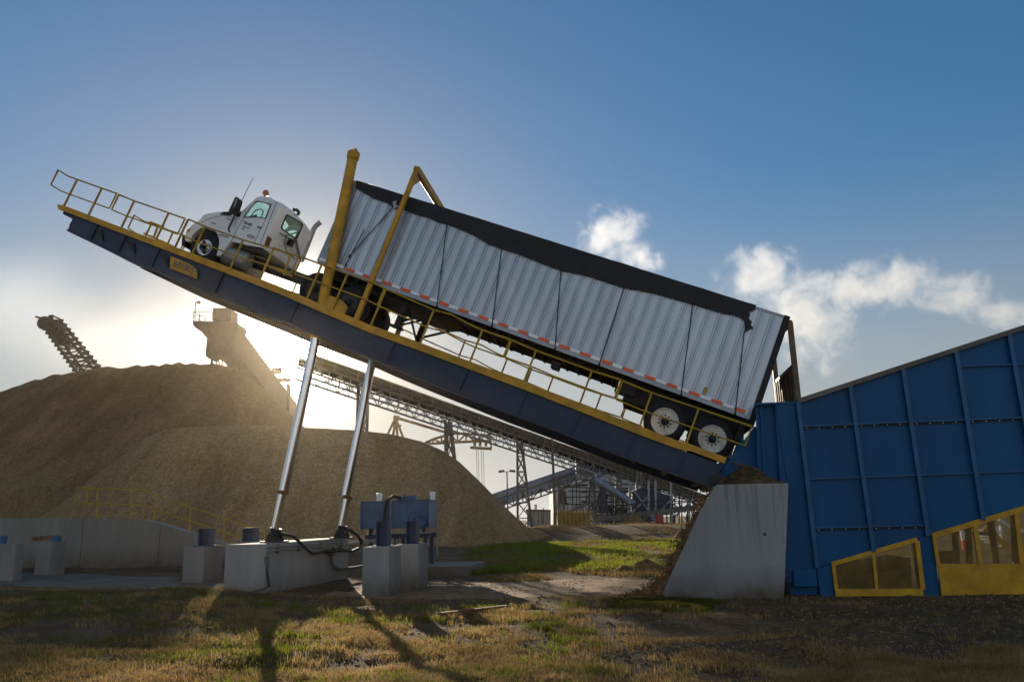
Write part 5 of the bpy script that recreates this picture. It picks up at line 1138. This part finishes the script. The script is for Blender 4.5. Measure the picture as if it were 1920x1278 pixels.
pedestal(345, 384, 1024, 1098, 18.6, .9, M['concrete2'], 'concrete pedestal just left of the long plinth with a rust brown side', ((376, 396, 992), 'blue steel stanchion on the brown sided pedestal left of the plinth'))
pedestal(446, 482, 1015, 1080, 21.8, .9, M['concrete2'], 'concrete pedestal hidden behind the near end of the long plinth', ((459, 480, 990), 'blue steel stanchion peeking over the near end of the long plinth'))
pedestal(-30, 31, 1018, 1078, 18.5, .3, M['concrete2'], 'leftmost concrete pedestal, cut off by the left edge')
pedestal(70, 97, 1015, 1073, 20.2, .62, M['concrete2'], 'stained concrete pedestal second from the left in front of the retaining wall')
mb = MB(); p = S(106, 1010, 20.5); mb.box(p, T*.09, W*.1, Z*.09); tag(mb.build('blue_cap', M['tank'], bevel=.01), 'small blue steel cap on the stained pedestal second from left', 'cap')
mb = MB(); p = S(4, 1011, 18.65); mb.box(p, T*.07, W*.1, Z*.10); tag(mb.build('blue_cap', M['tank'], bevel=.01), 'small blue steel cap on the leftmost pedestal', 'cap')
mb = MB(); mb.plate([S(58, 1006, 20.75), S(100, 1003, 20.75), S(99, 1012, 20.75), S(62, 1013, 20.75)], W*.3); tag(mb.build('wood_scrap', M['rust']), 'rusty brown beam end behind the blue cap on the stained pedestal', 'beam')

# ------------------------------------------------------------------ approach wall with hand rail
A_, B_ = YP(-160, 1075, 24.2), YP(440, 1050, 27.2); dv = (B_-A_); dv.z = 0; dv.normalize(); NW = V3((-dv.y, dv.x, 0)); dW = A_.dot(NW)-CAM.dot(NW)
def RW(px, py, o=0.): return hit(px, py, NW, dW+o)
e = empty('retaining_wall', RW(200, 1068), 'grey stained concrete approach wall with a sloping right end below the big mound', 'wall')
top = [(-160, 969), (0, 970), (150, 972), (268, 973), (298, 981), (380, 1006), (430, 1022)]
poly_ = [RW(*q) for q in top]; base = [V3((p.x, p.y, gh(p.x, p.y)-.2)) for p in (poly_[-1], poly_[0])]
cuts = [-160, 157, 301, 430]
for i in range(3):
    ps = [RW(cuts[i]+.6, interp(top, cuts[i]))] + [RW(*q) for q in top if cuts[i]+1 < q[0] < cuts[i+1]-1] + [RW(cuts[i+1]-.6, interp(top, cuts[i+1]))]
    lo = [V3((p.x, p.y, gh(p.x, p.y)-.25)) for p in (ps[-1], ps[0])]; mb = MB(); mb.plate(ps+lo, NW*3.8); mb.build('wall_panel', M['concrete2'], e)
mb = MB()
for c_ in cuts[1:3]: p = RW(c_, interp(top, c_)+2, .05); mb.plate([p-dv*.03, p+dv*.03, V3((p.x+dv.x*.03, p.y+dv.y*.03, 0)), V3((p.x-dv.x*.03, p.y-dv.y*.03, 0))], NW*.1)
mb.build('joint', M['joint'], e)
e = empty('hand_rail', RW(270, 972, .2), 'dull yellow pipe hand rail standing on the sloping approach wall', 'hand rail')
o = .15; tp = [(142, 914.5), (270, 917.5), (292, 927.5), (357, 950), (421, 971), (496, 996)]; md = [(140, 943), (268, 945.5), (290, 953), (357, 976), (421, 997), (460, 1010)]
mb = MB(); mb.tube([RW(140, 943, o), RW(142, 914.5, o)]+[RW(*q, o) for q in tp[1:]]+[RW(496, 1012, o)], .024, 6); mb.build('top_rail', M['rail'], e)
mb = MB(); mb.tube([RW(*q, o) for q in md], .02, 6); mb.build('mid_rail', M['rail'], e)
for px in (183, 247, 291, 357, 421, 481):
    a, b_ = RW(px, interp(tp, px), o), RW(px-2, interp(top, px)+(0 if px < 425 else 12), o); mb = MB(); mb.bar(a, b_, .05, .05, NW); mb.build('rail_post', M['rail'], e)
mb = MB(); mb.bar(RW(163, 915, o), RW(162, 943, o), .035, .035, NW); mb.build('gate_bar', M['rail'], e); mb = MB(); mb.bar(RW(266, 918, o), RW(265, 945, o), .035, .035, NW); mb.build('gate_bar', M['rail'], e)

# ------------------------------------------------------------------ power unit
SPU = 26.5
def PU(px, py, o=0.): return S(px, py, SPU)+W*o
e = empty('hydraulic_power_unit', PU(745, 1045), 'blue hydraulic power unit tank on legs behind the concrete pedestals', 'power unit')
tu0, tu1, tz0, tz1 = U_(678, 960, SPU), U_(804, 960, SPU), PU(789, 989).z, PU(740, 939).z
mb = MB(); mb.hexa([Q(tu0, SPU, tz0), Q(tu1, SPU, tz0), Q(tu1, SPU+1.2, tz0), Q(tu0, SPU+1.2, tz0)], [Q(tu0, SPU, tz1), Q(tu1, SPU, tz1), Q(tu1, SPU+1.2, tz1), Q(tu0, SPU+1.2, tz1)]); mb.build('tank', M['tank'], e, bevel=.02)
mb = MB()
for f_ in (.0, .43, .99): u_ = lerp(tu0, tu1, f_); mb.box(Q(u_, SPU-.02, (tz0+tz1)/2), T*.03, W*.02, Z*((tz1-tz0)/2))
mb.box(Q((tu0+tu1)/2, SPU+.6, tz1+.012), T*((tu1-tu0)/2+.03), W*.63, Z*.012); mb.build('tank_seam', M['bluerib'], e)
for px, o in ((706, .3), (803, .6)):
    c_ = PU(px, 938, o); c_.z = tz1+.02; mb = MB(); mb.lathe(c_, Z, [(.09, 0), (.09, .16), (.11, .17), (.11, .26), (.06, .28)], 14); mb.build('breather', M['refl'], e)
mb = MB(); mb.bar(Q(tu0+.1, SPU+.15, tz0-.25), Q(tu1+.02, SPU+.15, tz0-.25), .12, .16, Z); mb.bar(Q(tu0+.1, SPU+1.0, tz0-.25), Q(tu1+.02, SPU+1.0, tz0-.25), .12, .16, Z)
for u_ in (tu0+.3, tu0+1.2, tu1-.15):
    for s in (.15, 1.0): mb.bar(Q(u_, SPU+s, gh(-5, 26)-.05), Q(u_, SPU+s, tz0-.3 if u_ != tu0+.3 else tz0), .12, .12, T)
for u_ in (tu0+.3, tu1-.2): mb.bar(Q(u_, SPU+.15, tz0-.3), Q(u_, SPU+.15, tz0+.01), .12, .12, T)
mb.build('skid_frame', M['post'], e)
mb = MB(); c_ = Q(tu1-.42, SPU-.02, (tz0+tz1)/2-.2); mb.lathe(c_, (T*.55-W), [(.30, 0), (.32, .05), (.30, .12), (.15, .16), (.15, .5), (.19, .5), (.19, .55), (0, .5)], 20); mb.build('motor', M['tank'], e, smooth_=True)
mb = MB(); c_ = PU(765, 934, .3); mb.tube([PU(750, 936, .3), PU(775, 934, .3)], .07, 10); mb.lathe(PU(757, 934, .3)-T*.1, T, [(.13, 0), (.13, .06)], 12); mb.box(PU(766, 933, .3), T*.2, W*.1, Z*.08); mb.tube([PU(740, 936, .3), PU(750, 935, .3)], .05, 8); mb.build('pump_fitting', M['tank'], e, bevel=.01)
mb = MB(); mb.tube([PU(750, 933, .1), PU(738, 930, -.1), PU(728, 938, -.15), PU(724, 955, -.15), PU(722, 990, -.15), PU(722, 1025, -.15)], .05, 10); mb.build('hose', M['hose'], e, smooth_=True)
mb = MB(); mb.tube([PU(734, 936, -.1), PU(734, 1030, -.1)], .025, 8); mb.tube([PU(814, 975, .3), PU(816, 1045, .3)], .03, 8); mb.tube([PU(700, 1000, -.1), PU(812, 998, -.1)], .03, 8); mb.tube([PU(745, 1010, -.05), PU(745, 1040, -.05)], .04, 8); mb.build('steel_pipe', M['gal'], e)
mb = MB(); u0_, u1_ = U_(700, 1060, SPU-.5), U_(884, 1060, SPU-.2); mb.box(Q((u0_+u1_)/2, SPU+.7, .10), T*((u1_-u0_)/2), W*1.3, Z*.2); tag(mb.build('concrete_slab', M['concrete2'], bevel=.02), 'low concrete slab under the blue tank, reaching out to the right', 'slab')
mb = MB(); mb.box(GZ(334, 1099, .33), X*.06, Y*.05, Z*.07); tag(mb.build('ground_cap', M['refl'], bevel=.01), 'tiny white square cap on the ground left of the brown sided pedestal', 'ground cap')
mb = MB(); p, q = GZ(826, 1153, .08), GZ(952, 1133, .10); p.z = gh(p.x, p.y)+.07; q.z = gh(q.x, q.y)+.07; mb.bar(p, q, .15, .09, Z); tag(mb.build('steel_bar', M['rust'], bevel=.01), 'long rusty flat steel bar lying in the grass in front of the apron', 'steel bar')
for px, py, w_, h_, lb in ((1170, 1066, .55, .22, 'low flat brown clod of earth on the left edge of the chip spill'), (1212, 1062, .8, .34, 'larger brown clod of earth right against the chip spill')):
    p = GZ(px, py, .1); heap('earth_clod', V3((p.x, p.y, gh(p.x, p.y))), w_, w_*.8, h_, M['chips'], lb, 'earth clod', px, 14)

# ------------------------------------------------------------------ grass, straw and litter
def blades(name, n, region, hmin, hmax, ca, cb, label, lean=.5, wd_=.007, trans=.45):
    vs, fs = [], []; r = random.Random(name); c = 0; tries = 0
    while c < n and tries < n*30:
        tries += 1; x, y = region(r)
        if x is None: continue
        k = r.choice((3, 4, 5, 6, 8)); z = gh(x, y)
        for _ in range(k):
            bx, by = x+r.gauss(0, .035), y+r.gauss(0, .035); h = r.uniform(hmin, hmax); a = r.uniform(0, 2*math.pi); ln = abs(r.gauss(0, lean))*h
            ca_, sa = math.cos(a), math.sin(a); w_ = wd_*r.uniform(.6, 1.3); i = len(vs); f2 = r.uniform(0, math.pi); wx, wy = math.cos(f2)*w_, math.sin(f2)*w_
            vs += [(bx-wx, by-wy, z-.02), (bx+wx, by+wy, z-.02), (bx+ca_*ln*.4+wx*.7, by+sa*ln*.4+wy*.7, z+h*.6), (bx+ca_*ln*.4-wx*.7, by+sa*ln*.4-wy*.7, z+h*.6), (bx+ca_*ln, by+sa*ln, z+h*(.98-.2*min(1, ln/h)))]
            fs += [(i, i+1, i+2, i+3), (i+3, i+2, i+4)]; c += 1
    me = bpy.data.meshes.new(name); me.from_pydata(vs, [], fs)
    m = bpy.data.materials.new(name+'_blade'); m.use_nodes = True; nt = m.node_tree; N, K = nt.nodes.new, nt.links.new; b = nt.nodes['Principled BSDF']; o = nt.nodes['Material Output']
    tc = N('ShaderNodeTexCoord'); nn = N('ShaderNodeTexNoise'); nn.inputs['Scale'].default_value = 2.0; nn.inputs['Detail'].default_value = 9; nn.inputs['Roughness'].default_value = .8; K(tc.outputs['Object'], nn.inputs['Vector'])
    cr = N('ShaderNodeValToRGB'); cr.color_ramp.elements[0].position = .35; cr.color_ramp.elements[1].position = .65; cr.color_ramp.elements[0].color = (*ca, 1); cr.color_ramp.elements[1].color = (*cb, 1); K(nn.outputs[0], cr.inputs[0])
    K(cr.outputs[0], b.inputs['Base Color']); b.inputs['Roughness'].default_value = .7; b.inputs['Specular IOR Level'].default_value = .2
    t = N('ShaderNodeBsdfTranslucent'); K(cr.outputs[0], t.inputs[0]); x = N('ShaderNodeMixShader'); x.inputs[0].default_value = trans; K(b.outputs[0], x.inputs[1]); K(t.outputs[0], x.inputs[2]); K(x.outputs[0], o.inputs[0])
    me.materials.append(m); ob = bpy.data.objects.new(name, me); COL.objects.link(ob); return tag(ob, label, 'grass', kind='stuff')
def bare(x, y): return smooth(-.15, .25, fbm(x*.35, y*.5, 21))
def reg_green(r):
    u = r.random()
    if u < .52:
        y = 7.5+10.5*r.random()**1.2; x = r.uniform(-.66, .12)*y
        cl = nz(x*.9, y*.9, 5)*.6+nz(x*.33, y*.4, 8)*.7
        lim = .05 if x < -.30*y else .42
        return (x, y) if cl > lim-.25*(y > 14 and x < -2)-.3*r.random()**3 else (None, None)
    if u < .60:
        y = r.uniform(26.5, 62); x = r.uniform(-1.5+.02*y, 3.5+.17*y)
        if x < -5+.1*(y-26) or (y > 40 and nz(x*.2, y*.2, 2) < -.15): return None, None
        return (x, y) if nz(x*.45, y*.35, 7)+.35 > r.random()*.8 else (None, None)
    if u < .93:
        x, y = S(r.uniform(1180, 1300), 1130, 17.0).xy; y += r.gauss(-.3, .5); x += r.gauss(0, .3)
        return (x, y) if nz(x*2, y*2, 3) > -.1 else (None, None)
    y = r.uniform(28, 46); x = r.uniform(.30, .62)*y
    return x, y
def reg_dry(r):
    y = 7.5+11*r.random()**1.3; x = r.uniform(-.66, .70)*y
    cl = nz(x*1.1, y*1.1, 15)*.6+nz(x*.4, y*.5, 18)*.6+ .25*smooth(12.5, 9.5, y)
    if x > .12*y and y > 10.5: cl -= .42*smooth(.05, .3, x/y)
    return (x, y) if cl > .22-.3*r.random()**3 else (None, None)
_r = random.Random(77); TUFT = []
while len(TUFT) < 190:
    y = 7.6+9.2*_r.random(); x = _r.uniform(-.36, .10)*y
    if nz(x*.7, y*.7, 40) > .0: TUFT.append((x, y, _r.uniform(.05, .17)))
while len(TUFT) < 330:
    y = 7.6+9.5*_r.random(); x = _r.uniform(-.66, .70)*y; TUFT.append((x, y, _r.uniform(.04, .12)))
def reg_meadow(r):
    y = r.uniform(26.5, 60); x = r.uniform(-2.5+.0*y, 2+.20*y)
    k = (1 if y < 30.5 else (.12 if y < 39 else (.9 if y < 57 else 0)))
    return (x, y) if k > r.random() and nz(x*.35, y*.18, 7)+.30 > r.random()*.9 else (None, None)
def reg_tuft(r):
    x, y, s_ = r.choice(TUFT[:190] if r.random() < .8 else TUFT); return x+r.gauss(0, s_), y+r.gauss(0, s_*.8)
def reg_tuft_dry(r):
    x, y, s_ = r.choice(TUFT); return x+.5+.3*math.sin(x*9)+r.gauss(0, s_), y+.3*math.sin(y*7)+r.gauss(0, s_*.8)
def reg_dry2(r):
    y = r.uniform(23, 70); x = r.uniform(-.1, .2)*y+1.5
    return (x, y) if nz(x*.4, y*.4, 11) > .0 else (None, None)
blades('green_grass', GRASS_N*.6, reg_green, .025, .095, (.08, .075, .014), (.19, .185, .03), 'patchy short green grass across the yard', .8, .006, .55)
blades('dry_grass', GRASS_N*1.6, reg_dry, .02, .10, (.26, .155, .05), (.52, .36, .15), 'dry straw coloured grass over the foreground', 1.2, .005, .5)
blades('dry_grass', GRASS_N*.35, reg_dry2, .06, .18, (.16, .10, .035), (.30, .22, .08), 'dry grass on the lit ground behind the apron', .7, .012)
blades('meadow_grass', GRASS_N*.5, reg_meadow, .07, .24, (.11, .125, .012), (.26, .28, .035), 'bright backlit green grass on the flat behind the apron', .5, .017, .6)
blades('grass_tufts', GRASS_N*.09, reg_tuft, .05, .14, (.10, .115, .012), (.24, .26, .03), 'taller bright green grass tufts in the sunlit foreground', .5, .006, .6)
blades('dry_grass', GRASS_N*.12, reg_tuft_dry, .05, .15, (.24, .15, .05), (.46, .33, .14), 'taller straw coloured dry tufts in the foreground', .7, .005, .55)
mb = MB(); r = random.Random(3)
for i in range(9500):
    y = 7.6+14*r.random()**1.1; x = r.uniform(-.5, .74)*y
    if i % 6 == 0: y = r.uniform(18.6, 24); x = r.uniform(-3.5, 4.6)
    if nz(x*.5, y*.5, 31)+.25 < r.random()*.9-.1: continue
    d = V3((r.gauss(0, 1), r.gauss(0, 1), r.gauss(0, .2))).normalized(); l = r.uniform(.012, .055)*(1.6 if r.random() < .06 else 1); p = V3((x, y, gh(x, y)+.014)); mb.bar(p-d*l, p+d*l, r.uniform(.008, .022), .006)
tag(mb.build('wood_litter', M['chips2']), 'wood chips and bits of bark littered over the ground', 'litter', kind='stuff')
def stones(name, n, lo, hi, m, label, x0_, seed):
    mb = MB(); r = random.Random(seed)
    for i in range(n):
        y = 7.8+11*r.random(); x = r.uniform(x0_, .74)*y
        if nz(x*.6, y*.6, seed)+.35 < r.random()*.8: continue
        s_ = lo+(hi-lo)*r.random()**2.2; p = V3((x, y, gh(x, y)+s_*.25)); a = r.uniform(0, 6.3)
        mb.hexa([p+V3((math.cos(a+k*1.57)*s_*r.uniform(.7, 1.3), math.sin(a+k*1.57)*s_*r.uniform(.7, 1.3), -s_*.4)) for k in range(4)], [p+V3((math.cos(a+k*1.57)*s_*r.uniform(.4, .8), math.sin(a+k*1.57)*s_*r.uniform(.4, .8), s_*r.uniform(.3, .6))) for k in range(4)])
    return tag(mb.build(name, m), label, 'gravel', kind='stuff')
M['warmgravel'] = mat('warm_gravel', (.24, .15, .08), .95, var=.3, scale=4)
stones('gravel', 6500, .008, .034, M['warmgravel'], 'loose grey brown gravel over the bare yard', .12, 3)
M['clod'] = mat('soil_clod', (.13, .082, .042), .95, var=.3, scale=4)
stones('soil_clods', 4500, .012, .055, M['clod'], 'small dark clods of soil scattered over the foreground', -.5, 9)
